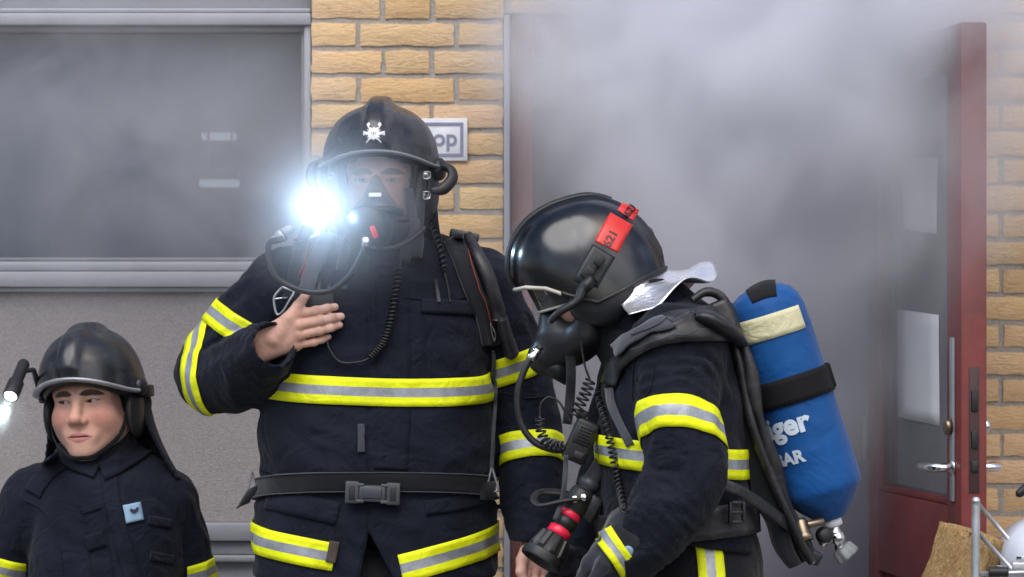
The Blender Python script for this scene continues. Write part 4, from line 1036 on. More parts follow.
# ---------------------------------------------------------------- lamp on the helmet, switched on
LP = P(317, 206, -.145)
tl = thing('helmet_lamp', 'glaring white torch shining at us from the side of the standing man\'s helmet', 'torch', LP)
ax = np.array([.05, -.98, -.08]); ax /= np.linalg.norm(ax)
m = MB(); m.lathe(LP - ax * .085, ax, [(0, 0), (0, .010), (.004, .0125), (.05, .0125), (.055, .0165), (.083, .0175), (.086, .0165), (.086, .0140)], 26); m.build('torch_body', M['rubber_black'], tl)
m = MB(); m.lathe(LP, ax, [(-.003, .0), (-.003, .0142), (.0006, .0140), (.0022, .009), (.0025, 0)], 26); lo = m.build('lens', M['lamp_hot'], tl)
m = MB(); m.tube(cmr([LP - ax * .05 + [.004, 0, .008], LP - ax * .04 + [.01, 0, .04], T((-.118, -.02, .02))], 12), .006, 8, True, .6); m.build('clip', M['mask_black'], tl)
ld = bpy.data.lights.new('lamp_beam', 'SPOT'); ldo = bpy.data.objects.new('lamp_beam', ld); COL.objects.link(ldo); ld.energy = 2.3; ld.spot_size = R(178); ld.spot_blend = .35; ld.shadow_soft_size = .014; ld.color = (.50, .74, 1.0)
ldo.location = LP + ax * .012; ldo.rotation_euler = Vector(ax).to_track_quat('-Z', 'Y').to_euler()
ldo.parent = tl; ldo.matrix_parent_inverse = parent_world(tl).inverted()

# ---------------------------------------------------------------- full face mask of the standing man
MK = thing('breathing_mask', 'clear full face breathing mask on the standing firefighter with lung valve', 'mask', MH)
def lens_pt(u, w_):
    """u -1..1 across, w 0 (top) .. 1 (bottom)"""
    z = .062 - w_ * .135; a = u * 62; hw = .084 - .006 * w_; r = .088
    return np.array([math.sin(R(a)) * hw * (1 - .10 * w_ * w_), -.040 - math.cos(R(a)) * .080 - .008 * w_ * (1 - abs(u)), z - .010 * (u * u) * (1 - w_)])
g = np.array([[T(lens_pt(u, w_)) for w_ in np.linspace(0, 1, 24)] for u in np.linspace(-1, 1, 40)]); MB().grid(g, flip=True).build('lens', M['mask_lens'], MK)
edge = [lens_pt(u, 0) for u in np.linspace(-1, 1, 30)] + [lens_pt(1, w_) for w_ in np.linspace(0, 1, 16)[1:]] + [lens_pt(u, 1) for u in np.linspace(1, -1, 30)[1:]] + [lens_pt(-1, w_) for w_ in np.linspace(1, 0, 16)[1:-1]]
edge = edge + edge[:2]; m = MB(); m.tube([T(q) for q in edge], .0075, 10, True, 1.0); m.build('lens_frame', M['mask_black'], MK)
def skirt(p):
    ax_ = p.copy(); ax_[:, 0] = np.abs(p[:, 0]); f = ell(p, (0, -.072, -.092), (.062, .056, .040)); f = smin(f, cone(ax_, (.082, -.035, .03), (.066, -.058, -.085), .016, .024), .03)
    f = smin(f, cone(p, (0, -.10, -.085), (0, -.135, -.088), .040, .036), .018); return f
sdf_part('face_seal', skirt, (-.115, -.19, -.145), (.115, .01, .065), .004, T, M['mask_black'], MK)
def cup(p):      # nose cup seen through the lens
    f = cone(p, (0, -.108, .005), (0, -.098, -.062), .010, .046); return smin(f, ell(p, (0, -.082, -.066), (.050, .042, .026)), .02)
sdf_part('nose_cup', cup, (-.065, -.165, -.10), (.065, -.03, .03), .0035, T, M['buckle_grey'], MK)
m = MB(); m.box(T((0, -.134, -.024)), (.0125, .0012, .0042), MHR @ rot('X', -12), bev=.001); m.build('label_tag', M['white_paint'], MK)
# lung demand valve hangs in front of the mouth, its hose runs over the shoulder
dv = T((-.018, -.172, -.092)); dax = MHR @ np.array([-.35, -.92, -.12]); dax /= np.linalg.norm(dax)
m = MB(); m.lathe(dv - dax * .055, dax, [(0, .0), (0, .030), (.010, .036), (.018, .037), (.020, .047), (.048, .048), (.054, .045), (.057, .036), (.060, .034), (.062, .0)], 40); val = m.build('demand_valve', M['mask_black'], MK)
m = MB(); m.box(T((.006, -.178, -.093)) + dax * .006, (.0065, .004, .013), MHR @ rot('Y', -18), bev=.003); m.build('button', M['red_plastic'], val)
m = MB(); m.tube(cmr([T((-.045, -.150, -.075)), T((-.02, -.163, -.058)), T((.02, -.158, -.052)), T((.052, -.128, -.058))], 24), .008, 10); m.build('clamp_ring', M['rubber_black'], MK)
for sx in (-1, 1):
    for z, y in ((.012, -.052), (-.028, -.058)):
        m = MB(); c = T((sx * .093, y, z)); B_ = MHR @ rot('Z', sx * 28)
        m.box(c, (.007, .003, .007), B_, bev=.002); m.tube(cmr([c + B_ @ np.array(q) * .75 for q in ((-.008, -.006, .009), (.009, -.007, .008), (.009, -.007, -.008), (-.008, -.006, -.009), (-.008, -.006, .009))], 30), .0017, 8); m.build('buckle', M['chrome'], MK)
for sx, pth in ((1, [(408, 188, 9), (411, 215, 11), (409, 240, 13), (404, 262, 13)]), (1, [(414, 218, 9), (418, 238, 12), (416, 258, 12)]), (-1, [(349, 232, 9), (345, 250, 11), (341, 270, 11)])):
    Yq = -.095; g = np.array([[P(x + k * wv, y, Yq + .012 * abs(k) + (y - 200) * .00030) for k in (-.5, -.25, 0, .25, .5)] for x, y, wv in cmr(np.array(pth, float), 16)]); m = MB(); m.sheet(g, .003); m.build('strap', M['strap_grey'], MK)
# ================================================================== harness, belt, hoses and radio of the standing man
BA = thing('breathing_apparatus', 'black harness, belt and air hoses worn by the masked firefighter facing us', 'breathing apparatus', mp(377, 380, .1), 'breathing sets')
def strapm(name, path, wid, off, mat, parent, th=.005, n=40): return ribbon(M_BVH, path, wid, off, th, n, 5).build(name, M[mat], parent)
# left-of-photo strap: two webbings with padding
s1 = strapm('shoulder_strap', [(309, 226), (303, 245), (296, 270), (290, 300)], 14, .010, 'webbing', BA, .008)
s2 = strapm('shoulder_strap', [(331, 236), (322, 255), (313, 275), (308, 296)], 15, .011, 'strap_grey', BA, .007)
for pth in ([(314, 238), (309, 255), (303, 278)], [(318, 246), (310, 265), (305, 284)]):
    m = MB(); m.tube(cmr(drape(M_BVH, cmr(np.array(pth, float), 14), .0165), 30), .0009, 6); plastic('thread_red', (.30, .05, .03), .7, .1, 60) if 'thread_red' not in M else None; m.build('piping', M['thread_red'], s1)
# right-of-photo strap with its broad shoulder pad
s3 = strapm('shoulder_strap', [(452, 240), (462, 262), (472, 290), (484, 318), (490, 345)], 18, .010, 'webbing', BA, .008)
m = MB(); m.tube(cmr(drape(M_BVH, cmr(np.array([(468, 256), (474, 280), (484, 305), (490, 330)], float), 14), .0165), 30), .0009, 6); m.build('piping', M['thread_red'], s3)
pth = cmr(np.array([(466, 244), (478, 262), (487, 285), (493, 305), (496, 318)], float), 24); c3 = drape(M_BVH, pth, .020); 
for _ in range(4): c3[1:-1] = (c3[:-2] + 2 * c3[1:-1] + c3[2:]) / 4
m = MB(); m.tube(c3, np.r_[np.linspace(.010, .014, 8), np.full(16, .0145)], 14, True, .75); m.build('shoulder_pad', M['harness_black'], BA)
c4 = drape(M_BVH, [(497, 314), (503, 330), (508, 346), (510, 357)], .020); c4 = cmr(c4, 20); m = MB(); m.tube(c4, np.r_[.012, np.full(3, .020), np.linspace(.021, .026, 12), .025, .022, .017, .010], 18, True, .62); pd = m.build('gauge_holder', M['harness_black'], BA)
m = MB(); m.lathe(c4[6] + [0, -.014, 0], (.1, -1, .1), [(0, 0), (0, .006), (.003, .006), (.004, 0)], 14); m.build('stud', M['chrome'], pd)
m = MB(); q = drape(M_BVH, [(462, 243)], .016)[0]; m.box(q, (.030, .010, .009), rot('Y', 12), bev=.004); m.build('strap_bracket', M['buckle_grey'], BA)
m = MB(); m.tube(cmr(drape(M_BVH, [(487, 322), (491, 330), (489, 340), (486, 332), (487, 322)], .018), 24), .0018, 8); m.build('ring', M['chrome'], BA)
m = MB(); m.tube(cmr(drape(M_BVH, cmr(np.array([(492, 350), (492, 390), (490, 430), (488, 470)], float), 20), .008), 40), .0035, 8); m.build('strap_tail', M['strap_grey'], BA)
# waist belt round the coat
zb = mp(0, 489)[2]; cb = mp(375, 489)
g = ring(MT_BVH, cb, (0, .13, 1), (0, -1, 0), -180, 180, np.linspace(-.018, .018, 5), .014, 120, bend=lambda a: .0); 
for _ in range(3): g[1:-1] = (g[:-2] + 2 * g[1:-1] + g[2:]) / 4
m = MB(); m.sheet(g, .004); wb = m.build('waist_belt', M['webbing'], BA)
for k in (0, -1):
    m = MB(); m.tube(g[:, k] + [0, -.0005, 0], .0012, 6); m.build('selvedge', M['strap_grey'], wb)
bc = drape(M_BVH, [(374, 490)], .020)[0]
m = MB(); B_ = rot('Y', 2)
m.box(bc + B_ @ np.array([-.040, 0, .0005]), (.0135, .008, .022), B_, bev=.003); m.box(bc + B_ @ np.array([.041, 0, .0]), (.0135, .008, .022), B_, bev=.003)
m.box(bc + B_ @ np.array([0, -.001, -.001]), (.0275, .0075, .0165), B_, bev=.005); m.box(bc + B_ @ np.array([0, -.004, .001]), (.019, .007, .0115), B_, bev=.003)
for sx in (-1, 1):
    m.box(bc + B_ @ np.array([sx * .024, -.002, .0155]), (.008, .0065, .0035), B_, bev=.002); m.box(bc + B_ @ np.array([sx * .024, -.002, -.0165]), (.008, .0065, .0035), B_, bev=.002)
bk = m.build('buckle', M['buckle_grey'], wb, angle=45)
for sx in (-1, 1):
    m = MB(); m.box(bc + B_ @ np.array([sx * .0405, -.0078, 0]), (.006, .0012, .014), B_, bev=.001); m.build('strap_slot', M['rubber_black'], wb)
# side loops hanging from the belt
for (x, y, dx, yy) in ((256, 473, -14, 506), (489, 468, -2, 500)):
    q = drape(M_BVH, [(x + (4 if x < 300 else -4), y)], .016)[0]
    tri = [q, q + [-.012, -.006, -.05], q + [.014, -.006, -.048], q]
    m = MB(); m.tube(np.vstack([cmr([tri[0], (tri[0] + tri[1]) / 2, tri[1]], 8), cmr([tri[1], (tri[1] + tri[2]) / 2, tri[2]], 8), cmr([tri[2], (tri[2] + tri[0]) / 2, tri[0]], 8)]), .0022, 8); m.build('ring', M['alu_dark'], BA)
    a = P(x + dx * .2, y + 14, q[1] - .01); b = P(x + dx, yy, q[1] - .005); n_ = np.array([.012, -.004, .006]) if x < 300 else np.array([.013, 0, 0])
    m = MB(); m.sheet(np.array([[a - n_, a, a + n_], [(a + b) / 2 - n_ * 1.1, (a + b) / 2 + [0, -.004, 0], (a + b) / 2 + n_ * 1.1], [b - n_ * 1.1, b, b + n_ * 1.1]]), .006); m.build('belt_loop', M['webbing'], BA)
# medium pressure hose from the shoulder to the mask
def Y_front(x, y, off): return drape(M_BVH, [(x, y)], off)[0]
hp = [Y_front(283, 248, .02), Y_front(272, 258, .03), P(273, 272, -.10), P(288, 285, -.135), P(310, 292, -.150), P(332, 290, -.160), P(350, 275, -.168), P(361, 256, -.172), P(366, 244, -.175), dv + [-.004, .01, -.02]]
m = MB(); m.tube(cmr(hp, 90), .0062, 12); hs_ = m.build('air_hose', M['rubber_black'], BA)
c = cmr(hp, 90); m = MB(); t_ = c[80] - c[76]; t_ /= np.linalg.norm(t_); m.lathe(c[76], t_, [(0, .0063), (0, .008), (.018, .008), (.019, .0063)], 16); m.build('ferrule', M['chrome'], hs_)
q = Y_front(281, 247, .022); d = np.array([-.75, -.35, -.55]); d /= np.linalg.norm(d); m = MB(); m.lathe(q - d * .02, d, [(-.01, 0), (-.01, .008), (0, .011), (.012, .011), (.013, .0135), (.024, .0135), (.025, .010), (.036, .010), (.037, 0)], 18); m.build('coupling', M['galvanised'], hs_)
m = MB(); m.lathe(q - d * .02 + d * .0142, d, [(0, .0137), (0, .0145), (.004, .0145), (.004, .0137)], 18); m.build('knurl_ring', M['alu_dark'], hs_)
# second valve hose under the mask
m = MB(); m.tube(cmr([P(362, 240, -.15), P(371, 247, -.165), P(392, 248, -.15), P(410, 240, -.12), P(424, 228, -.08)], 40), .0055, 10); m.build('mask_hose', M['rubber_black'], BA)
# back plate and cylinder behind his back
m = MB(); m.box((-.27, .30, 1.32), (.13, .012, .27), bev=.01); m.build('back_plate', M['harness_black'], BA)
m = MB(); m.lathe((-.27, .40, 1.02), (0, 0, 1), [(0, 0), (.0, .05), (.03, .082), (.09, .086), (.48, .086), (.53, .075), (.56, .04), (.565, 0)], 36); m.build('cylinder', M['tank_cover'], BA)
# carabiner
kb = thing('carabiner', 'silver carabiner clipped on the chest beside the bare hand', 'carabiner', P(284, 298, -.12)); kr = [(283, 287), (292, 290), (296, 293), (291, 302), (286, 311), (280, 313), (276, 305), (277, 295), (283, 287)]
m = MB(); m.tube(cmr(drape(M_BVH, kr, .012), 60), .0024, 10); m.build('hook', M['galvanised'], kb)
m = MB(); m.tube(drape(M_BVH, [(277, 298), (290, 299)], .013), .0020, 8); m.build('gate', M['chrome'], kb)
# hand radio in the chest pocket with coiled lead, microphone lead
rd = thing('hand_radio', 'dark hand radio with stub aerial clipped behind the hand on his chest', 'radio', P(323, 306, -.12))
q = Y_front(322, 306, .004); m = MB(); m.box(q, (.028, .014, .030), rot('Y', -4), bev=.006); m.build('case', M['rubber_black'], rd)
m = MB(); m.tube([q + [-.004, 0, .028], q + [-.001, 0, .062]], [.006, .004], 10); m.lathe(q + [.016, 0, .028], (0, 0, 1), [(0, .006), (.012, .006), (.013, 0)], 14); m.build('aerial', M['rubber_black'], rd)
m = MB(); m.box(Y_front(343, 289, .016), (.013, .006, .004), rot('Y', 8), bev=.002); m.build('clip', M['buckle_grey'], rd)
pc = [Y_front(399, 272, .014), Y_front(394, 300, .014), Y_front(390, 325, .014), Y_front(383, 345, .014), Y_front(372, 358, .014)]
cd = thing('coiled_cord', 'black coiled cord hanging down the chest of the man facing us', 'cord', pc[0])
m = MB(); m.tube(helix(pc, .0062, 27), .0021, 7); m.build('coil', M['rubber_black'], cd)
m = MB(); m.tube(cmr([pc[-1], Y_front(360, 362, .010), Y_front(342, 361, .010), Y_front(331, 350, .010), Y_front(329, 338, .011), Y_front(329, 325, .010)], 40), .0022, 8); m.build('lead', M['rubber_black'], cd); m = MB(); m.tube(cmr([Y_front(402, 256, .015), pc[0]], 12), .0022, 8); m.build('lead', M['rubber_black'], cd)
pc = [Y_front(428, 232, .02), Y_front(434, 246, .02), Y_front(439, 260, .016), Y_front(442, 274, .014)]
cd = thing('coiled_cord', 'short coiled lead below the collar on the side towards the bent firefighter', 'cord', pc[0])
m = MB(); m.tube(helix(pc, .0052, 10), .0022, 7); m.tube(cmr([pc[-1], Y_front(446, 290, .01), Y_front(448, 303, .008)], 14), .002, 8); m.build('coil', M['rubber_black'], cd)
pn = thing('pen', 'slim grey pen standing in the breast pocket of the man facing us', 'pen', Y_front(436, 290, .01))
m = MB(); m.tube([Y_front(434, 281, .010), Y_front(438, 303, .008)], .0030, 8); m.build('barrel', M['strap_grey'], pn)
# ================================================================== the young man at the left edge
BY = .38
def bp(x, y, Y=BY): return P(x, y, Y)
BS = .985
BH_ = bp(93, 401, BY - .02); BHR = rot('Y', -4) @ rot('Z', -15) @ rot('X', 0)
boy = thing('person', 'young firefighter at the left with bare face turned aside under his helmet', 'person', (bp(105, 0)[0], BY, .1))
def brow(y, xl, xr, b, n=2.4): a, c = bp(xl, y), bp(xr, y); return (a[2], (a[0] + c[0]) / 2, 0, (c[0] - a[0]) / 2, b, n)
b_rows = [brow(680, 25, 185, .135), brow(620, 28, 183, .138), brow(570, 30, 182, .138), brow(530, 32, 180, .132), brow(495, 42, 172, .118), brow(470, 62, 155, .098)]
def b_torso(p): return trunk(p, (0, BY, 0), (1, 0, 0), (0, 1, 0), (0, 0, 1), b_rows, fold=.013, seed=5.5, fz=6.5, fx=7.5)
BRA = [bp(38, 503, BY + .02), bp(12, 545, BY + .05), bp(-6, 600, BY + .06), bp(5, 660, BY - .02), bp(20, 700, BY - .10)]; BRR = [.070, .066, .060, .055, .048]
BLA = [bp(166, 503, BY + .03), bp(182, 550, BY + .06), bp(190, 605, BY + .07), bp(184, 665, BY + .01), bp(176, 705, BY - .06)]; BLR = [.060, .056, .054, .052, .046]
def b_ra(p): return limb(p, BRA, BRR, fold=.013, fa=15, seed=1.7, n=20)
def b_la(p): return limb(p, BLA, BLR, fold=.013, fa=15, seed=6.1, n=20)
def b_coat(p):
    f = b_torso(p); s_ = cone(p, bp(72, 478, BY + .02), bp(34, 498, BY + .02), .052, .066); s_ = smin(s_, cone(p, bp(135, 474, BY + .02), bp(166, 498, BY + .03), .055, .062), .03); f = smin(f, s_, .04)
    f = smin(f, b_ra(p), .02); f = smin(f, b_la(p), .02)
    # wide collar, open at the front
    c = cone(p, bp(97, 490, BY), bp(96, 440, BY + .0), .083, .076); top = p[:, 2] - (bp(0, 446)[2] + .10 * (p[:, 1] - BY) - .10 * (p[:, 0] - bp(97, 0)[0]))
    c = smax(smax(c, top, .01), -(c + .014), .006); f = smin(f, c, .016)
    return f
G = Grid((-1.17, BY - .27, .78), (-.60, BY + .27, 1.38), .0055); v, q = nets(G, b_coat(G.p)); B_BVH = bvh_of(v, q); b_coat_o = mesh_obj('coat', v, q, M['coat_navy_boy'], boy)
v, q = nets(G, b_ra(G.p)); BRA_BVH = bvh_of(v, q); v, q = nets(G, b_la(G.p)); BLA_BVH = bvh_of(v, q)
def pb(name, path, wid, off, mat, parent, th=.004, n=24, nv=5): return ribbon(B_BVH, path, wid, off, th, n, nv).build(name, M[mat], parent)
cA = cmr(BRA, 60); i = 24; stripe_set(b_coat_o, lambda ws: ring(BRA_BVH, bp(8, 566, BY + .05), (.28, -.1, .95), (0, -1, 0), -150, 100, ws, .004, 60), .050)
stripe_set(b_coat_o, lambda ws: ring(BLA_BVH, bp(188, 574, BY + .065), (-.2, -.10, .95), (0, -1, 0), -60, 150, ws, .004, 60), .050)
pb('collar_flap', [(101, 472), (116, 466), (132, 456), (143, 446)], 20, .010, 'coat_navy_boy', b_coat_o, .006)
pb('collar_flap', [(97, 472), (82, 466), (68, 456), (60, 446)], 16, .009, 'coat_navy_boy', b_coat_o, .006)
pb('front_flap', [(108, 466), (112, 500), (122, 540), (134, 585)], 16, .0035, 'coat_navy_boy', b_coat_o, .004, 40, 7)
pb('shoulder_tab', [(64, 459), (50, 470), (40, 482), (33, 494)], 18, .0055, 'coat_navy_boy', b_coat_o, .004)
pb('pocket_flap', [(82, 512), (100, 506)], 6, .004, 'coat_navy_boy', b_coat_o); pb('pocket_flap', [(86, 544), (104, 538)], 16, .004, 'coat_navy_boy', b_coat_o)
pb('pocket_flap', [(148, 520), (170, 524)], 9, .004, 'coat_navy_boy', b_coat_o)
pb('pocket_flap', [(150, 556), (172, 560)], 9, .004, 'coat_navy_boy', b_coat_o)
for pth in ([(84, 512), (88, 545), (92, 580)], [(104, 506), (108, 545), (114, 580)], [(24, 500), (45, 512), (58, 540), (64, 580)], [(153, 490), (163, 530), (168, 580)]):
    m = MB(); m.tube(cmr(drape(B_BVH, cmr(np.array(pth, float), 24), .0012), 60), .0016, 6); m.build('seam', M['coat_navy_boy'], b_coat_o)
bd = pb('badge', [(131, 504.5), (134.5, 522)], 17, .007, 'badge_blue', b_coat_o, .002, 8, 5)
m = MB(); o_ = drape(B_BVH, [(132.5, 512)], .0105)[0]; ux = drape(B_BVH, [(138, 511)], .0105)[0] - o_; ux /= np.linalg.norm(ux); uz = np.array([.2, .05, 1]); uz -= ux * (uz @ ux); uz /= np.linalg.norm(uz); un = np.cross(ux, uz)
F3 = np.column_stack([ux, uz, -un if un[1] > 0 else un])
m.prism([(-.011, .002), (-.009, .006), (-.005, .0055), (-.0015, .002), (0, .0035), (.0015, .002), (.005, .0055), (.009, .006), (.011, .002), (.007, -.003), (.002, -.005), (0, -.0065), (-.002, -.005), (-.007, -.003)], F3, o_, .0008)
m.build('badge_emblem', M['ink_dark'], b_coat_o, smooth=False)
# trousers, boots, body
hip = [np.array([bp(80, 0)[0], BY, .74]), np.array([bp(132, 0)[0], BY, .74])]; feet = [np.array([hip[0][0] - .03, BY, .1]), np.array([hip[1][0] + .03, BY, .1])]; kn = [np.array([hip[0][0] - .015, BY - .04, .42]), np.array([hip[1][0] + .015, BY - .04, .42])]
G = Grid((-1.1, BY - .2, .15), (-.6, BY + .2, .90), .011); f = legs_field(G.p, hip, feet, kn, (.09, .072, .062)); f = smin(f, ell(G.p, (bp(106, 0)[0], BY, .80), (.155, .12, .11)), .03); v, q = nets(G, f); mesh_obj('trousers', v, q, M['trouser_navy'], boy)
for ft in feet: m = MB(); boot(m, ft, (-.3, -1, 0)); m.build('boot', M['rubber_black'], boy)
G = Grid((-1.17, BY - .27, .55), (-.60, BY + .27, 1.42), .010); f = smin(limb(G.p, BRA, [.045, .042, .038, .032, .025], n=20), limb(G.p, BLA, [.045, .042, .038, .032, .025], n=20), .01)
f = smin(f, smax(b_torso(G.p) + .03, .74 - G.p[:, 2], .01), .02); f = smin(f, cone(G.p, BH_ + [0, .03, -.10], bp(97, 500, BY + .02), .053, .08), .02); v, q = nets(G, f)
Lg = Grid((-1.1, BY - .2, .13), (-.6, BY + .2, .88), .014); fl = smin(legs_field(Lg.p, hip, feet, kn, (.07, .052, .045)), ell(Lg.p, (bp(106, 0)[0], BY, .80), (.13, .09, .11)), .04); v2, q2 = nets(Lg, fl)
def low_hand(w, dx):
    w = np.asarray(w); k_ = [w + [dx * .0 + .012 * (i - 1.5), -.045 + .004 * i, -.065] for i in range(4)]
    fgs = [[k + np.array([.0, -.028, -.028]), k + np.array([.0, -.030, -.050]), k + np.array([0, -.012, -.062])] for k in k_]
    tt = [w + [dx * .02, -.02, -.01], w + [dx * .040, -.045, -.035], w + [dx * .042, -.060, -.055], w + [dx * .036, -.070, -.070]]
    return hand_mesh(([w + [-.018, 0, 0], w + [.018, 0, 0]], k_, fgs, tt), w - [.10, .15, .16], w + [.10, .06, .05], .003)
_hv = HEAD_V.copy(); _k = np.exp(-((_hv[:, 2] + .062) / .034) ** 2 - ((_hv[:, 1] + .035) / .042) ** 2); _hv[:, 0] += np.sign(_hv[:, 0]) * .0085 * _k * np.clip(np.abs(_hv[:, 0]) / .03, 0, 1); _hv[:, 1] -= .003 * _k
hd = (_hv @ (BHR @ np.diag([1.06, 1, 1])).T * BS + BH_, HEAD_F, skin_colour(HEAD_V.astype(np.float32), 0, .75))
V, F, C = join([hd, (v, q, SKIN), (v2, q2, SKIN), low_hand(BRA[-1] + [0, -.02, -.03], 1), low_hand(BLA[-1] + [0, -.02, -.03], -1)])
bb = mesh_obj('body', V, F, M['skin'], boy); skin_attr(bb, C); eyes(BHR, BH_, BS, boy, (-24, 4))
v, q = hood_mesh(BHR, BH_, BS, .005, .072, .096, -.018, -.135, .006); mesh_obj('flash_hood', v, q, M['hood_black'], boy)
# helmet
HB = thing('fire_helmet', 'scuffed black helmet with worn silver brim edge on the young firefighter', 'helmet', BH_)
HBR = BHR @ rot('X', -3); T = local(HBR, BH_ + [0, 0, -.002], BS * .955)
sh, out, rz = front_helmet(HB, T, BS, 'helmet_worn', 'silver_trim', rim=.048, side=.018, back=-.045, crest=(.023, .013), top=.166, aside=.118, fl=.002, trim_r=.0085)
for sx in (-1, 1):
    def eg(p): return ell(p, (sx * .098, .006, -.026), (.017, .046, .060))
    sdf_part('ear_guard', eg, (sx * .098 - .03, -.06, -.10), (sx * .098 + .03, .07, .05), .004, T, M['rubber_black'], HB)
    m = MB(); m.lathe(T((sx * .114, -.005, .028)), HBR @ np.array([sx, -.2, .1]), [(-.004, 0), (-.004, .020), (.008, .019), (.013, .014), (.014, 0)], 24); m.box(T((sx * .122, .022, .018)), (.010, .020, .013), HBR, bev=.005); m.build('visor_pivot', M['mask_black'], HB)
def curt(p): 
    z0, z1 = .03, -.185; k = np.clip((z0 - p[:, 2]) / (z0 - z1), 0, 1); aa = .108 + .062 * k * k + .006 * np.sin(np.arctan2(p[:, 0], p[:, 1]) * 7) * k; f = (np.sqrt((p[:, 0] / aa) ** 2 + ((p[:, 1] - .03) / (aa + .02)) ** 2) - 1) * aa
    f = np.abs(f) - .0038; f = np.maximum(f, np.maximum(p[:, 2] - z0, z1 - p[:, 2])); return np.maximum(f, -(p[:, 1] - (-.005 + .06 * k)))
sdf_part('neck_curtain', curt, (-.2, -.1, -.22), (.2, .22, .05), .005, T, M['coat_navy_boy'], HB)
chin_strap(HB, T)
# small torch clipped to his helmet, its beam pointing down
q0, q1 = P(23, 366, BY - .10), P(10.5, 396, BY - .17)
tb = thing('helmet_torch', 'small black torch clipped to the young man\'s helmet with a pale beam', 'torch', q0); ax = q1 - q0; L = np.linalg.norm(ax); ax /= L
m = MB(); m.lathe(q0 - ax * .012, ax, [(0, 0), (.001, .0105), (.006, .0125), (L * .62, .0125), (L * .68, .0165), (L + .010, .0172), (L + .013, .016), (L + .013, .0135)], 24); m.build('torch_body', M['rubber_black'], tb)
m = MB(); m.lathe(q1, ax, [(-.002, 0), (-.001, .0135), (.0015, .0125), (.002, 0)], 24); m.build('lens', M['lamp_small'], tb)
m = MB(); m.tube([q0 + ax * .02 + [.0, 0, 0], q0 + ax * .018 + [.025, .01, .004], T((-.118, -.02, .03))], .007, 10, True, .7); m.build('clip', M['mask_black'], tb)
ld = bpy.data.lights.new('torch_beam', 'SPOT'); ldo = bpy.data.objects.new('torch_beam', ld); COL.objects.link(ldo); ld.energy = 4; ld.spot_size = R(32); ld.spot_blend = .7; ld.shadow_soft_size = .012; ld.color = (.78, 1.0, .96)
ldo.location = q1 + ax * .016; ldo.rotation_euler = Vector(ax).to_track_quat('-Z', 'Y').to_euler(); ldo.parent = tb; ldo.matrix_parent_inverse = parent_world(tb).inverted()
# ================================================================== the firefighter bent forward, seen from his left side
QY = -.30
def rp(x, y, Y=QY): return P(x, y, Y)
bent = thing('person', 'firefighter in profile bending forward with blue air cylinder on his back', 'person', (rp(690, 0)[0], QY, .1))
def rrow(y, xl, xr, b, n=2.4): a, c = rp(xl, y), rp(xr, y); return (a[2], (a[0] + c[0]) / 2, 0, (c[0] - a[0]) / 2, b, n)
q_rows = [rrow(680, 622, 768, .185), rrow(610, 612, 764, .185), rrow(550, 604, 756, .185), rrow(500, 600, 750, .185), rrow(450, 597, 746, .19), rrow(400, 601, 742, .195), rrow(360, 610, 734, .185), rrow(330, 625, 724, .15), rrow(308, 645, 710, .10)]
def q_torso(p): return trunk(p, (0, QY, 0), (1, 0, 0), (0, 1, 0), (0, 0, 1), q_rows, fold=.012, seed=9.2, fz=7.5, fx=6.5)
QLA = [rp(676, 352, QY - .15), rp(678, 415, QY - .205), rp(686, 472, QY - .215), rp(662, 514, QY - .225), rp(630, 552, QY - .215)]; QLR = [.084, .067, .071, .068, .052]
QRA = [rp(650, 352, QY + .15), rp(628, 415, QY + .19), rp(615, 480, QY + .17), rp(598, 522, QY + .10), rp(584, 556, QY + .05)]; QRR = [.080, .072, .068, .060, .050]
def q_la(p): return limb(p, QLA, QLR, fold=.018, fa=15, seed=4.4, n=24)
def q_ra(p): return limb(p, QRA, QRR, fold=.010, fa=15, seed=7.7, n=22)
def q_coat(p):
    f = q_torso(p); f = smin(f, cone(p, rp(690, 338, QY - .06), rp(677, 352, QY - .14), .070, .082), .03); f = smin(f, cone(p, rp(672, 338, QY + .06), rp(655, 352, QY + .14), .066, .078), .03)
    f = smin(f, q_ra(p), .02); f = smin(f, q_la(p), .016)
    a, b = rp(668, 338), rp(622, 292); c = cone(p, a, b, .098, .090); d = (b - a) / np.linalg.norm(b - a); c = smax(c, (p - (a + (b - a) * .86)) @ d.astype(np.float32), .008); c = smax(c, -(cone(p, a - d * .1, b + d * .1, .084, .078)), .005)
    f = smin(f, c, .018)
    hem = rp(0, 541)[2] + .02 * np.sin(p[:, 0] * 9); arm = np.minimum(q_la(p), q_ra(p)); f = np.where(arm < .012, f, smax(f, hem - p[:, 2], .006))
    ax = cone(p, QLA[-1] + (QLA[-1] - QLA[-2]) * .3, QLA[-1] - (QLA[-1] - QLA[-2]) * .3, .043, .041); return smax(f, -ax, .004)
G = Grid((rp(560, 0)[0], QY - .33, .84), (rp(785, 0)[0], QY + .32, 1.56), .0055); v, q = nets(G, q_coat(G.p)); Q_BVH = bvh_of(v, q); b_coat_o = mesh_obj('coat', v, q, M['coat_navy_bent'], bent)
v, q = nets(G, q_torso(G.p)); QT_BVH = bvh_of(v, q); v, q = nets(G, q_la(G.p)); QLA_BVH = bvh_of(v, q)
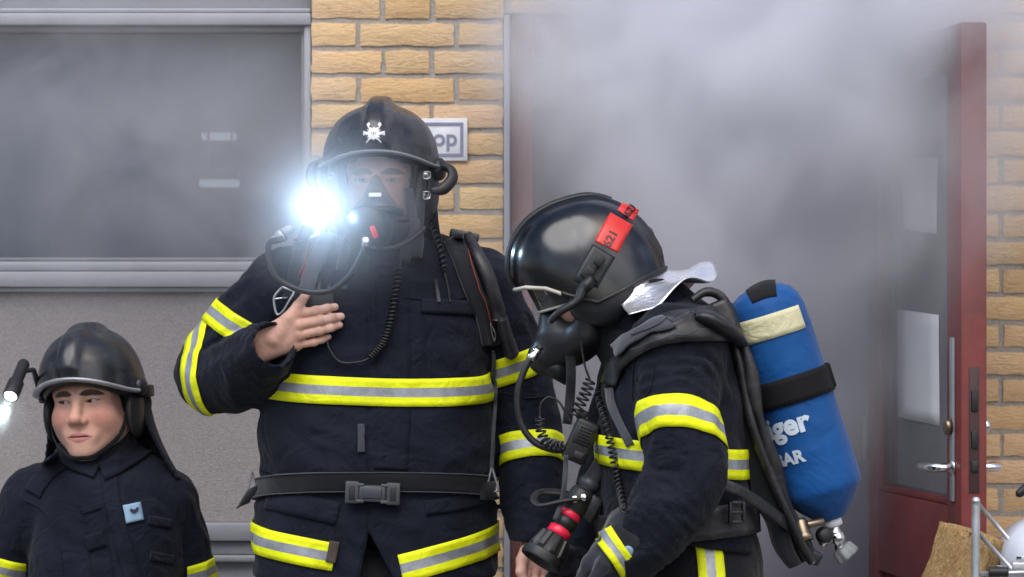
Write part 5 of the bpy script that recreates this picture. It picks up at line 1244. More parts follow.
# stripes
ca = rp(677, 430, QY - .205); stripe_set(b_coat_o, lambda ws: ring(QLA_BVH, ca, (.08, .52, 1), (0, -1, 0), -140, 140, ws, .004, 72), .060)
ct = rp(672, 455); stripe_set(b_coat_o, lambda ws: ring(QT_BVH, ct, (.10, 0, 1), (0, -1, 0), -180, 180, ws, .0045, 120), .056)
def pq(name, path, wid, off, mat, parent, th=.004, n=30, nv=5): return ribbon(Q_BVH, path, wid, off, th, n, nv).build(name, M[mat], parent)
for pth in ([(655, 366), (650, 390), (640, 402)], [(637, 432), (652, 424), (690, 422), (718, 436)], [(640, 345), (634, 370), (633, 400)]):
    m = MB(); m.tube(cmr(drape(Q_BVH, cmr(np.array(pth, float), 24), .001), 60), .0016, 6); m.build('seam', M['coat_navy_bent'], b_coat_o)
# trousers with a long stripe, boots
hip = [rp(700, 0, QY - .09) * [1, 1, 0] + [0, 0, .93], rp(700, 0, QY + .09) * [1, 1, 0] + [0, 0, .93]]; feet = [hip[0] * [1, 1, 0] + [-.02, 0, .1], hip[1] * [1, 1, 0] + [-.10, 0, .1]]; kn = [hip[0] * [1, 1, 0] + [-.05, 0, .53], hip[1] * [1, 1, 0] + [-.10, 0, .53]]
G = Grid((rp(590, 0)[0], QY - .26, .15), (rp(800, 0)[0], QY + .26, 1.14), .010); f = legs_field(G.p, hip, feet, kn, (.108, .085, .072)); f = smin(f, ell(G.p, rp(690, 0) * [1, 1, 0] + [0, 0, 1.0], (.140, .172, .17)), .03); v, q = nets(G, f); tr = mesh_obj('trousers', v, q, M['trouser_navy'], bent)
TR_BVH = bvh_of(v, q); px = [(706, 535), (710, 560), (713, 600), (715, 650)]
def leg_stripe(ws):
    c_ = cmr(np.array(px, float), 40); out = []
    for x, y in c_: out.append(drape(TR_BVH, [(x + w_ * 520, y) for w_ in ws], .004))
    return np.array(out)
stripe_set(tr, leg_stripe, .050)
for ft in feet: m = MB(); boot(m, ft, (-1, 0, 0)); m.build('boot', M['rubber_black'], bent)
# body
QH = rp(597, 281); QHR = rot('Y', -22) @ rot('Z', -90)
G = Grid((rp(520, 0)[0], QY - .33, .80), (rp(785, 0)[0], QY + .32, 1.60), .011); f = smin(limb(G.p, QLA, [.05, .046, .042, .036, .028], n=20), limb(G.p, QRA, [.05, .046, .042, .036, .028], n=20), .01); f = smin(f, smax(q_torso(G.p) + .03, rp(0, 525)[2] - G.p[:, 2], .01), .02); f = smin(f, cone(G.p, QH + [.03, 0, -.09], rp(664, 350), .056, .09), .02); v, q = nets(G, f)
Lg = Grid((rp(590, 0)[0], QY - .26, .13), (rp(800, 0)[0], QY + .26, 1.14), .014); fl = smin(legs_field(Lg.p, hip, feet, kn, (.085, .06, .05)), ell(Lg.p, rp(710, 0) * [1, 1, 0] + [0, 0, .98], (.095, .14, .12)), .04); v2, q2 = nets(Lg, fl)
V, F, C = join([head_mesh(QHR, QH, 1.0, .3, .7), (v, q, SKIN), (v2, q2, SKIN)]); bo = mesh_obj('body', V, F, M['skin'], bent); skin_attr(bo, C); eyes(QHR, QH, 1.0, bent)
v, q = hood_mesh(QHR, QH, 1.0, .006, .055, .082, -.024, -.19, .01); mesh_obj('flash_hood', v, q, M['hood_black'], bent)
# gloves: near one closing on the hose below the frame, far one behind the nozzle
w_ = QLA[-1]; gY = QY - .215
gk = [rp(592, 566, gY - .030), rp(588, 576, gY - .010), rp(590, 586, gY + .012), rp(598, 594, gY + .028)]
gf = [[rp(580, 584, gY - .030), rp(586, 600, gY - .022), rp(598, 604, gY - .010)], [rp(576, 594, gY - .008), rp(583, 609, gY - .002), rp(596, 611, gY + .006)], [rp(580, 604, gY + .016), rp(588, 616, gY + .018), rp(600, 615, gY + .02)], [rp(590, 612, gY + .034), rp(597, 620, gY + .034), rp(606, 617, gY + .03)]]
gt = [rp(614, 552, gY - .035), rp(602, 566, gY - .058), rp(594, 580, gY - .064), rp(592, 594, gY - .058)]
def glove(name, args, lo, hi, cuff_a, cuff_b):
    G = Grid(lo, hi, .0034); f = hand_field(G.p, *args, r=.0128, palm_r=.021); f = smin(f, cone(G.p, cuff_a, cuff_b, .046, .060), .03); f = f - .003 * (ridge(G.p * 26) - .6); v, q = nets(G, f); return mesh_obj(name, v, q, M['glove_dark'], bent), bvh_of(v, q)
go, GL_BVH = glove('glove', ([rp(618, 552, gY - .02), rp(622, 566, gY + .02)], gk, gf, gt), rp(560, 640, gY) - [0, .15, 0], rp(665, 505, gY) + [0, .15, 0], rp(616, 556, gY), rp(634, 536, gY - .004))
def gl_ribbon(path, wid, off, mat, name, th=.002): return ribbon(GL_BVH, path, wid, off, th, 24, 7).build(name, M[mat], go)
c_ = cmr(np.array([(604, 532), (615, 550), (628, 568), (640, 584)], float), 24)
def g_st(ws):
    t = np.gradient(c_, axis=0); t /= np.linalg.norm(t, axis=1)[:, None]; nn = np.column_stack([t[:, 1], -t[:, 0]]); g = np.array([drape(GL_BVH, [c_[i] + nn[i] * w_ * 520 for w_ in ws], .006) for i in range(len(c_))])
    for _ in range(3): g[1:-1] = (g[:-2] + 2 * g[1:-1] + g[2:]) / 4
    return g
stripe_set(go, g_st, .040)
m = MB(); q = drape(GL_BVH, [(628, 551)], .004)
h_, nrm, _, _ = GL_BVH.ray_cast(Vector((0, -D0, CZ)), (Vector(rp(628, 551)) - Vector((0, -D0, CZ))).normalized(), 20)
if h_ is not None:
    nrm = np.array(nrm); m.lathe(np.array(h_), nrm, [(-.004, .010), (.003, .010), (.0042, .0085), (.0042, 0)], 24); eo = m.build('glove_badge', M['badge_blue'], go)
hk = [rp(572, 566, QY + .02), rp(566, 574, QY + .035), rp(564, 584, QY + .05), rp(566, 594, QY + .06)]
hf = [[rp(556, 570, QY - .02), rp(552, 580, QY - .035), rp(558, 588, QY - .04)], [rp(552, 580, QY - .005), rp(549, 590, QY - .02), rp(555, 598, QY - .025)], [rp(551, 592, QY + .01), rp(549, 602, QY - .002), rp(556, 608, QY - .008)], [rp(554, 602, QY + .03), rp(553, 610, QY + .02), rp(558, 615, QY + .012)]]
ht = [rp(576, 556, QY + .03), rp(566, 554, QY - .0), rp(557, 560, QY - .022), rp(552, 568, QY - .034)]
glove('glove', ([rp(586, 556, QY + .03), rp(582, 570, QY + .06)], hk, hf, ht), rp(530, 640, QY) - [0, .12, 0], rp(620, 530, QY) + [0, .15, 0], rp(584, 560, QY + .048), rp(594, 538, QY + .08))
# ---------------------------------------------------------------- helmet
HC = rp(584, 261); HRm = rot('Y', -17) @ rot('Z', -90); T = local(HRm, HC, .93)
QHt = thing('fire_helmet', 'glossy black helmet with red numbered stickers on the bent firefighter', 'helmet', HC)
def rimq(a):
    a = abs(a); xs = [0, 25, 45, 65, 90, 115, 140, 180]; zs = [-.012, -.014, -.028, -.058, -.088, -.080, -.068, -.062]; return float(np.interp(a, xs, zs))
m, out = dome(T, .116, .152, .156, .124, rimq, (.017, .0075), 160, 64, .000, .004, 0.0); sh = m.build('shell', M['helmet_gloss'], QHt); S_BVH = bvh_of(m.v, m.f)
# matt crest rail over the top, from the brow backwards
rail = []
for f_, rng_ in ((0, range(63, 0, -2)),):
    for j in rng_: rail.append(out[0, j])
nb = out.shape[0] // 2
for j in range(1, 22, 2): rail.append(out[nb, j])
rail = np.array(rail); rail = cmr(rail[::3], 60); m = MB(); m.tube([T(q) for q in rail], np.r_[np.linspace(.010, .013, 10), np.full(40, .013), np.linspace(.013, .006, 10)], 14, True, .55); m.build('crest_rail', M['rubber_black'], QHt)
n_ = out.shape[0]
m = rim_band(T, out, -26, 26, .0058, .7, 8, -.003, 1.0); m.build('front_trim', M['cream_trim'], QHt)
m = rim_band(T, out, 26, n_ - 26, .0050, .8, 8, .0, 1.002); m.build('edge_trim', M['rubber_black'], QHt)
def hp_(px, off): return drape(S_BVH, px, off)
def hr(name, path, wid, off, mat, parent, th=.0015, n=18, nv=7): return ribbon(S_BVH, path, wid, off, th, n, nv).build(name, M[mat], parent)
st1 = hr('sticker', [(606.5, 247), (613, 234), (621.5, 219)], 26, .0013, 'sticker_red', QHt, .0009); st2 = hr('sticker', [(625, 215.5), (628.5, 210.5), (630.5, 206)], 19, .0013, 'sticker_red', QHt, .0009)
hr('side_band', [(572, 312), (582, 290), (594, 268), (604, 251)], 26, .003, 'mask_black', QHt, .003)
def wrap_text(s, size, c_px, ang, par, bold=.0008):
    tv, tf = text_mesh(s, size, bold); ca, sa = math.cos(R(ang)), math.sin(R(ang)); k = 520.0
    pts = [(c_px[0] + (x * ca - y * sa) * k, c_px[1] - (x * sa + y * ca) * k) for x, y, _ in tv]; g = hp_(pts, .0019); m = MB(); m.add(g, tf); return m.build('number', M['sticker_ink'], par, smooth=False)
wrap_text('621', .023, (610.5, 239), 62, st1); wrap_text('621', .019, (630, 210.5), 55, st2)
# visor bracket, arm and rear wheel
m = MB(); q = hp_([(594, 268), (588, 279), (601, 262)], .006); B_ = np.column_stack([(.62, 0, .78), (0, 1, 0), (-.78, 0, .62)])
m.box(q[0] + [0, -.006, 0], (.017, .006, .0045), B_, bev=.002); m.box(q[0] + [.010, -.008, .012], (.011, .006, .0085), B_, bev=.003); m.box(q[0] + [-.012, -.009, -.010], (.013, .005, .010), B_, bev=.003)
br = m.build('bracket', M['rubber_black'], QHt, angle=45)
ap = [hp_([(593, 279)], .014)[0], hp_([(583, 290)], .018)[0], hp_([(573, 300)], .018)[0] * [1, 0, 1] + [0, QY - .128, 0], rp(561, 311, QY - .124), rp(550, 321, QY - .112)]
m = MB(); m.tube(cmr(ap, 24), np.r_[.0155, np.full(4, .0145), np.linspace(.0115, .0085, 19)], 16, True, .8); m.build('lever_arm', M['rubber_black'], QHt)
m = MB(); qb = T((-.072, .135, .012)); dq = HRm @ np.array([-.72, .69, 0]); m.lathe(qb - dq * .006, dq, [(0, 0), (0, .024), (.012, .023), (.018, .017), (.019, 0)], 26); wh = m.build('rear_wheel', M['mask_black'], QHt)
m = MB(); m.box(T((-.066, .150, -.014)), (.009, .007, .005), HRm, bev=.002); m.build('red_button', M['red_plastic'], QHt)
for sx in (-1, 1):
    def cheek(p): return smax(ell(p, (sx * .084, .012, -.085), (.030, .072, .056)), -(ell(p, (0, .0, -.03), (.088, .11, .13))), .006)
    sdf_part('cheek_guard', cheek, (sx * .08 - .05, -.1, -.15), (sx * .08 + .05, .11, .0), .0042, T, M['mask_black'], QHt)
def pad(p): return smax(smax(ell(p, (0, .005, .0), (.108, .140, .110)), -(ell(p, (0, .0, .0), (.096, .120, .105))), .004), np.maximum(p[:, 2] + .045, -.085 - p[:, 2]), .005)
sdf_part('inner_padding', pad, (-.12, -.16, -.1), (.12, .16, 0), .0045, T, M['hood_black'], QHt)
# eye visor below the brow
g = []
for a in np.linspace(-78, 78, 40):
    row = []
    for w_ in np.linspace(0, 1, 10): z = -.012 - .062 * w_ - .0 * w_; r_ = .093 - .010 * w_; row.append(T((math.sin(R(a)) * r_ * .98, -.034 - math.cos(R(a)) * (.098 - .012 * w_), z)))
    g.append(row)
MB().grid(np.array(g), flip=True).build('eye_visor', M['visor_clear'], QHt)
m = MB(); m.tube([r_[-1] for r_ in g], .0028, 8); m.build('visor_edge', M['cream_trim'], QHt)
# aluminised neck cape
nc = thing('neck_cape', 'crumpled silver neck cape behind the bent firefighter\'s helmet', 'neck cape', rp(655, 295)); g = []
TH_ = local(QHR, QH)
for a in np.linspace(-84, 84, 70):
    row = []; back = .5 + .5 * math.cos(R(a)); lob = 1 + .10 * math.cos(R(a * 3.2))
    for w_ in np.linspace(0, 1, 24):
        r_ = .098 + w_ * (.022 + .074 * back ** 1.6) * lob; r_ = r_ - .02 * math.sin(w_ * math.pi) * (1 - back * .3)
        z = -.016 - .098 * w_ * (1 - .38 * back) + .014 * back * w_ ** 2 * lob + .012 * math.sin(a * .12 + w_ * 3) * w_
        row.append(TH_((math.sin(R(a)) * r_ * .95, .012 + math.cos(R(a)) * r_ * 1.03, z)))
    g.append(row)
g = np.array(g); pv = perlin((g.reshape(-1, 3) * 17).astype(np.float32)).reshape(g.shape[:2]); nn = np.cross(np.gradient(g, axis=0), np.gradient(g, axis=1)); nn /= np.linalg.norm(nn, axis=2)[..., None] + 1e-9
g += nn * (pv * .020 * np.linspace(.1, 1, 24)[None, :])[..., None]; m = MB(); m.sheet(g, .002); m.build('foil_cloth', M['silver_foil'], nc)
# ---------------------------------------------------------------- mask and lung valve
mk = thing('breathing_mask', 'black breathing mask with hose under the bent firefighter\'s visor', 'mask', QH); T = TH_
def msk(p):
    q_ = p.copy(); q_[:, 0] = np.abs(q_[:, 0]); f = ell(p, (0, -.078, -.088), (.062, .060, .046)); f = smin(f, cone(q_, (.080, -.03, -.02), (.062, -.06, -.085), .017, .024), .03); f = smin(f, cone(p, (0, -.10, -.09), (0, -.145, -.098), .042, .036), .02); f = smin(f, cone(p, (0, -.098, -.015), (0, -.105, -.06), .024, .042), .02); return f
sdf_part('face_seal', msk, (-.115, -.2, -.15), (.115, .02, .02), .004, T, M['mask_black'], mk)
m = MB(); vd = QHR @ np.array([0, -.82, -.57]); vo = T((-.012, -.128, -.115)); m.lathe(vo - vd * .02, vd, [(0, 0), (0, .030), (.015, .034), (.018, .042), (.042, .043), (.050, .036), (.053, 0)], 34); vv = m.build('demand_valve', M['mask_black'], mk)
m = MB(); m.tube(cmr([T((-.088, -.02, -.018)), T((-.094, -.05, -.03)), T((-.075, -.085, -.045))], 14), .0045, 8); m.build('strap', M['webbing'], mk)
for pt in ((-.088, -.06, -.032), (-.082, -.075, -.052)):
    m = MB(); c = T(pt); m.tube(cmr([c + QHR @ np.array(q) for q in ((-.003, -.010, .008), (-.005, .010, .007), (-.005, .010, -.007), (-.003, -.010, -.008), (-.003, -.010, .008))], 26), .0020, 8); m.box(c, (.003, .008, .005), QHR, bev=.001); m.build('buckle', M['brass_dull'], mk)
hs0 = rp(535, 352, QY - .06); hpts = [rp(541, 347, QY - .055), hs0, rp(526, 366, QY - .066), rp(518, 392, QY - .07), rp(520, 420, QY - .07), rp(532, 440, QY - .07), rp(550, 449, QY - .07), rp(567, 450, QY - .07), rp(585, 448, QY - .05)]
m = MB(); m.tube(cmr(hpts, 80), .0066, 12); ho = m.build('air_hose', M['rubber_black'], mk)
d = rp(529, 361, QY - .064) - rp(539, 348, QY - .056); d /= np.linalg.norm(d); m = MB(); m.lathe(rp(538, 349.5, QY - .057), d, [(0, .007), (0, .0085), (.006, .0085), (.008, .0075), (.010, .0092), (.024, .0092), (.026, .0075)], 18); m.build('ferrule', M['chrome'], ho)
def flat_strap(name, px, wid, Y, mat, parent, th=.003):
    c = cmr(np.array(px, float), 24); t = np.gradient(c, axis=0); t /= np.linalg.norm(t, axis=1)[:, None]; nn = np.column_stack([-t[:, 1], t[:, 0]]); g = np.array([[rp(*(c[i] + nn[i] * wid * k), Y + .004 * abs(k) + .004 * math.sin(i * .5)) for k in (-.5, -.2, .2, .5)] for i in range(24)]); m = MB(); m.sheet(g, th); return m.build(name, M[mat], parent)
flat_strap('neck_strap', [(569, 340), (571, 370), (570, 398), (567, 424)], 9, QY - .05, 'webbing', mk)
# ---------------------------------------------------------------- breathing set with blue cylinder
bs = thing('breathing_apparatus', 'black harness and backplate carrying the blue air cylinder', 'breathing apparatus', rp(745, 430), 'breathing sets')
S0, E0 = rp(759, 286), rp(832, 521); A = (E0 - S0) / np.linalg.norm(E0 - S0); LT = np.linalg.norm(E0 - S0); rT = .0745
cyl = thing('air_cylinder', 'blue covered air cylinder with white lettering strapped on the bent firefighter\'s back', 'air cylinder', E0)
prof = [(0, 0), (.0015, .022), (.007, .043), (.018, .059), (.034, .069), (.055, .0735), (.09, rT), (LT - .075, rT + .004), (LT - .062, rT + .0025), (LT - .030, .052), (LT - .012, .034), (LT - .004, .026), (LT, 0)]
pr = np.array(prof); tt = np.linspace(0, 1, 90); dd = np.r_[0, np.cumsum(np.hypot(*np.diff(pr, axis=0).T))]; dd /= dd[-1]; pf = np.column_stack([np.interp(tt, dd, pr[:, 0]), np.interp(tt, dd, pr[:, 1])])
m = MB(); m.lathe(S0, A, pf, 96); V = np.array(m.v); ax_d = V - S0; rad = ax_d - np.outer(ax_d @ A, A); rl = np.linalg.norm(rad, axis=1)[:, None] + 1e-6
V += rad / rl * (perlin((V * np.array([16, 16, 16])).astype(np.float32)) * .0013 + perlin((np.column_stack([ax_d @ A * 5, np.arctan2(rad[:, 1], rad[:, 0]) * 4, V[:, 1] * 3])).astype(np.float32)) * .0008)[:, None] * np.clip(rl / .05, 0, 1); m.v = [tuple(x) for x in V]
cy_o = m.build('cylinder_cover', M['tank_cover'], cyl); C_BVH = bvh_of(m.v, m.f)
REF = np.array([0, -1., 0])
def cring(s, a0, a1, width, off, mat, name, th=.003, n=80, par=cyl, skew=0.0):
    g = ring(C_BVH, S0 + A * s, A, REF, a0, a1, np.linspace(-width / 2, width / 2, 6), off, n, bend=(lambda a: skew * a / 90)); m = MB(); m.sheet(g, th); return m.build(name, M[mat], par)
lb = cring(.078, -74, 50, .046, .0022, 'label_cream', 'label', .0015, 60)
e2 = np.cross(A, REF); sgn = 1 if e2[0] > 0 else -1
if sgn < 0: bpy.data.objects.remove(lb); lb = cring(.078, -50, 74, .046, .0022, 'label_cream', 'label', .0015, 60)
m = MB(); q = S0 - A * .0005
top_path = [(744, 296, 20), (752, 289, 22), (764, 284, 24), (778, 285, 22)]
ribbon(C_BVH, [(749, 297, 15), (756, 293, 17), (766, 289, 18), (776, 288, 17)], 18, .002, .002, 20, 7).build('top_patch', M['tank_strap'], cyl)
g = ring(C_BVH, S0 + A * .205, A, REF, -180, 180, np.linspace(-.026, .026, 6), .0045, 120); m = MB(); m.sheet(g, .004); m.build('cylinder_strap', M['tank_strap'], bs)
m = MB(); m.box(S0 + A * .203 - np.cross(A, (0, -1, 0)) * -1 * 0 + np.array([.0, 0, 0]) + (np.array([A[2], 0, -A[0]]) * -1) * 0 + np.array([-A[2], 0, A[0]]) * -(rT + .008) * (1 if -A[2] * -1 < 0 else 1) * 0 + (REF * 0) + np.array([abs(A[2]), 0, abs(A[0])]) * (rT + .004), (.006, .02, .025), np.column_stack([(abs(A[2]), 0, abs(A[0])), (0, 1, 0), A]), bev=.005); m.build('strap_buckle', M['tank_strap'], bs)
def ctext(s, size, axial, ang_c, bold=.001):
    tv, tf = text_mesh(s, size, bold); pts = []
    e1 = REF - A * (REF @ A); e1 /= np.linalg.norm(e1); ex = np.cross(A, e1); ex = ex if ex[0] > 0 else -ex
    for x, y, _ in tv:
        t = R(ang_c) + x / rT; d_ = math.cos(t) * e1 + math.sin(t) * ex; o = S0 + A * (axial - y); pts.append(o + d_ * (np.interp(axial - y, pr[:, 0], pr[:, 1]) + .0019))
    m = MB(); m.add(pts, tf); return m.build('lettering', M['letter_white'], cyl, smooth=False)
ctext('Dräger', .056, .268, -55, .0022); ctext('300 BAR', .033, .330, -60, .0014)
# valve group under the cylinder
N_ = np.array([A[2] * -1, 0, A[0]]) * -1; N_ = N_ if N_[0] > 0 else -N_
vg = MB(); vg.lathe(E0 - A * .010, A, [(0, 0), (0, .019), (.020, .0185), (.022, .012), (.026, 0)], 24); nk = vg.build('valve_neck', M['white_paint'], cyl)
m = MB(); m.lathe(E0 + A * .012, A, [(0, .009), (.012, .011), (.014, .014), (.030, .014), (.033, .010), (.040, .012), (.046, .012), (.048, .0)], 24); m.lathe(E0 + A * .026, -N_ + A * .2, [(0, .008), (.022, .008), (.024, .012), (.036, .012), (.038, .0)], 20); vb = m.build('valve_body', M['chrome'], cyl)
kd = A * .8 + N_ * .35; kd /= np.linalg.norm(kd); m = MB(); a = np.linspace(0, 2 * np.pi, 40, endpoint=False)
U_ = np.cross(kd, (0, 1, 0)); U_ /= np.linalg.norm(U_); W_ = np.cross(kd, U_); K0 = E0 + A * .052; rg = []
for h_, r_ in ((0, .001), (0, .014), (.004, .0205), (.022, .0235), (.026, .022), (.028, .001)): rg.append([K0 + kd * h_ + (r_ * (1 + (.08 * np.cos(a_ * 7) if r_ > .018 else 0))) * (math.cos(a_) * U_ + math.sin(a_) * W_) for a_ in a])
m.grid(rg, close_v=True, flip=True); m.build('hand_wheel', M['grey_knob'], cyl)
# backplate: long frame between back and cylinder
pts = [rp(722, 306), rp(742, 350), rp(752, 400), rp(766, 450), rp(784, 500), rp(808, 558)]
c_ = cmr(np.array(pts), 40); m = MB(); sec = []
for i in range(40):
    t_ = c_[min(i + 1, 39)] - c_[max(i - 1, 0)]; t_ /= np.linalg.norm(t_); n2 = np.array([t_[2], 0, -t_[0]]); n2 = n2 if n2[0] > 0 else -n2; hw = (.085 + .035 * math.sin(i / 39 * math.pi)) * (1 - .45 * (i / 39) ** 2); th2 = .012 + .004 * math.cos(i * .5)
    sec.append([c_[i] + n2 * a_ * th2 + np.array([0, b_ * hw, 0]) for a_, b_ in ((-1, -.92), (-.55, -1), (.55, -1), (1, -.92), (1, -.3), (.6, 0), (1, .3), (1, .92), (.55, 1), (-.55, 1), (-1, .92), (-1, 0))])
m.grid(sec, close_v=True); k = len(m.v); m.f.append(tuple(range(12))); m.f.append(tuple(range(k - 12, k))[::-1]); m.build('backplate', M['harness_black'], bs)
sec = []; 
for i in range(40):
    t_ = c_[min(i + 1, 39)] - c_[max(i - 1, 0)]; t_ /= np.linalg.norm(t_); n2 = np.array([t_[2], 0, -t_[0]]); n2 = n2 if n2[0] > 0 else -n2; k_ = i / 39; hw = .088 * (1 - .35 * k_ ** 2); c0 = c_[i] - n2 * (.032 + .004 * math.sin(i * .9)); th2 = .027 * (1 - .5 * k_ ** 3)
    sec.append([c0 + n2 * a_ * th2 + np.array([0, b_ * hw, 0]) for a_, b_ in ((-1, -.85), (-.5, -1), (.5, -1), (1, -.85), (1, .85), (.5, 1), (-.5, 1), (-1, .85))])
m = MB(); m.grid(sec, close_v=True); k = len(m.v); m.f.append(tuple(range(8))); m.f.append(tuple(range(k - 8, k))[::-1]); m.build('back_pad', M['webbing'], bs)
for yo in (-.078, ):
    m = MB(); m.tube(cmr([rp(722, 318, QY + yo), rp(736, 352, QY + yo - .01), rp(746, 400, QY + yo - .012), rp(757, 440, QY + yo - .012), rp(776, 488, QY + yo), rp(800, 540, QY + yo + .02), rp(812, 562, QY + yo + .03)], 50), np.r_[np.linspace(.012, .020, 12), np.full(26, .019), np.linspace(.019, .016, 12)], 14, True, .55); m.build('frame_tube', M['harness_black'], bs)
m = MB(); m.tube(cmr([rp(753, 402, QY - .08), rp(760, 432, QY - .088), rp(768, 462, QY - .08), rp(778, 488, QY - .07)], 30), .0035, 8); m.build('pressure_line', M['cream_trim'], bs)
m = MB(); c = rp(803, 530, QY - .055); d = np.array([.25, -.25, -.9]); d /= np.linalg.norm(d); m.lathe(c - d * .022, d, [(0, 0), (0, .010), (.006, .013), (.03, .013), (.032, .015), (.044, .015), (.044, .010), (.034, .009), (.034, 0)], 22); m.lathe(c + [.01, 0, .010], (1, 0, .25), [(0, .007), (.03, .007), (.032, .0)], 14); m.build('pressure_reducer', M['brass_dull'], bs)
m = MB(); m.lathe(rp(823, 535, QY - .03), (.3, -.9, .1), [(0, 0), (0, .016), (.016, .015), (.02, .010), (.02, 0)], 20); m.build('coupling_wheel', M['rubber_black'], bs)
m = MB(); m.box(rp(812, 556, QY - .03), (.017, .018, .013), rot('Y', 30), bev=.005); m.build('end_foot', M['rubber_black'], bs)
# shoulder strap over the near shoulder, with grey label and big pad
def qs(name, path, wid, off, mat, parent, th=.006, n=40): return ribbon(Q_BVH, path, wid, off, th, n, 5).build(name, M[mat], parent)
ss = qs('shoulder_strap', [(722, 326, 30), (700, 326, 32), (672, 330, 27), (645, 341, 21), (622, 362, 15), (612, 385, 12)], 22, .012, 'harness_black', bs, .010)
qs('strap_label', [(676, 325), (655, 331), (636, 341), (622, 353)], 10, .0195, 'strap_grey', ss, .002)
pdl = drape(Q_BVH, [(692, 321), (706, 324), (720, 332), (732, 344)], .016); m = MB(); m.tube(cmr(pdl, 30), np.r_[np.linspace(.014, .027, 10), np.full(12, .028), np.linspace(.027, .018, 8)], 18, True, .55); m.build('shoulder_pad', M['harness_black'], bs)
m = MB(); m.tube(cmr([rp(692, 300, QY - .10), rp(706, 292, QY - .095), rp(720, 296, QY - .09), rp(730, 312, QY - .085), rp(736, 334, QY - .085)], 40), np.r_[np.linspace(.008, .011, 10), np.full(30, .0115)], 12, True, .8); m.build('carry_handle', M['harness_black'], bs)
m = MB(); q = rp(735, 336, QY - .095); m.lathe(q, (.2, -1, .1), [(-.004, 0), (-.004, .010), (.006, .010), (.010, .007), (.011, 0)], 18); m.build('stud', M['galvanised'], bs)
qs('strap_edge', [(612, 388), (614, 405), (622, 425), (632, 445)], 7, .008, 'strap_grey', bs, .004)
m = MB(); c = rp(724, 322, QY - .085); m.box(c, (.022, .020, .042), rot('Y', -22), bev=.010, seg=3); m.build('yoke', M['harness_black'], bs)
m = MB(); m.lathe(c + [-.004, -.019, -.006], (0, -1, 0), [(0, .010), (.003, .010), (.004, .007), (.001, .006), (.001, 0)], 20); m.build('rivet', M['alu_dark'], bs)
for k, (a_, b_) in enumerate((((700, 318), (640, 338)), ((703, 331), (640, 351)))):
    m = MB(); m.tube(cmr(drape(Q_BVH, cmr(np.array([a_, ((a_[0] + b_[0]) / 2, (a_[1] + b_[1]) / 2 - 3), b_], float), 20), .0215), 50), .0013, 6); m.build('strap_seam', M['strap_grey'], ss)
# lower strap and waist belt with buckle
m = MB(); g = []; c = cmr(np.array([rp(722, 484, QY - .19), rp(742, 492, QY - .175), rp(764, 506, QY - .13), rp(790, 526, QY - .07)]), 20)
g = np.array([[c[i] + np.array([0, .0, k * .024]) for k in (-.5, -.2, .2, .5)] for i in range(20)]); m.sheet(g, .005); m.build('side_strap', M['harness_black'], bs)
zw = rp(0, 522)[2]; cw = rp(675, 522); g = ring(QT_BVH, cw, (-.10, .03, 1), REF, -180, 180, np.linspace(-.032, .030, 6), .012, 120)
for _ in range(3): g[1:-1] = (g[:-2] + 2 * g[1:-1] + g[2:]) / 4
m = MB(); m.sheet(g, .008); wbq = m.build('waist_belt', M['harness_black'], bs)
q = drape(Q_BVH, [(727, 512)], .03)[0]; B_ = frame((-.25, 1, 0)); m = MB()
for dx in (-.013, .013): m.box(q + B_ @ np.array([dx, 0, 0]), (.003, .006, .020), B_, bev=.002)
for dz in (-.018, 0, .018): m.box(q + B_ @ np.array([0, 0, dz]), (.0105, .0055, .0032), B_, bev=.0015)
m.build('buckle', M['rubber_black'], wbq)
# ---------------------------------------------------------------- speaker microphone, coiled leads
rm = thing('speaker_microphone', 'black speaker microphone hanging in front of the bent firefighter\'s chest', 'microphone', rp(580, 440, QY - .07)); B_ = rot('Y', 24)
m = MB(); c = rp(581, 441, QY - .07); m.box(c, (.024, .018, .042), B_, bev=.008, seg=3); m.box(c + B_ @ np.array([0, -.016, .012]), (.017, .005, .019), B_, bev=.004); m.build('case', M['rubber_black'], rm)
for k in range(5):
    m = MB(); m.box(c + B_ @ np.array([0, -.0215, .002 + k * .006]), (.012, .0008, .0011), B_); m.build('grille_slot', M['hood_black'], rm)
m = MB(); m.box(c + B_ @ np.array([.006, -.019, -.026]), (.010, .004, .007), B_, bev=.002); m.build('talk_button', M['harness_black'], rm)
m = MB(); m.box(c + B_ @ np.array([-.018, .006, .046]), (.010, .008, .010), B_, bev=.003); m.build('clip', M['harness_black'], rm)
def cord(label, path, r, turns, lead_pts, wire=.0021):
    o = thing('coiled_cord', label, 'cord', path[0]); m = MB(); m.tube(helix(path, r, turns), wire, 7); m.build('coil', M['rubber_black'], o)
    for lp in lead_pts: m = MB(); m.tube(cmr(lp, 30), wire, 8); m.build('lead', M['rubber_black'], o)
cY = QY - .08
cord('coiled cord of the microphone rising to the mask of the bent firefighter', [rp(574, 416, cY), rp(580, 404, cY), rp(586, 392, cY), rp(590, 380, cY)], .0105, 7, [[rp(590, 380, cY), rp(585, 366, cY), rp(582, 350, cY), rp(581, 335, cY)]])
cord('coiled cord looping at the left of the speaker microphone', [rp(565, 446, cY), rp(555, 446, cY), rp(545, 440, cY), rp(540, 428, cY), rp(540, 418, cY)], .0085, 10, [[rp(540, 418, cY), rp(541, 404, cY), rp(549, 397, cY), rp(559, 402, cY), rp(566, 414, cY), rp(572, 424, cY)]])
pcc = [drape(Q_BVH, [(x, y)], .012)[0] for x, y in ((603, 395), (612, 425), (618, 455), (624, 485), (630, 512))]
cord('long coiled cord down the front of the bent firefighter\'s coat', pcc, .0062, 24, [])
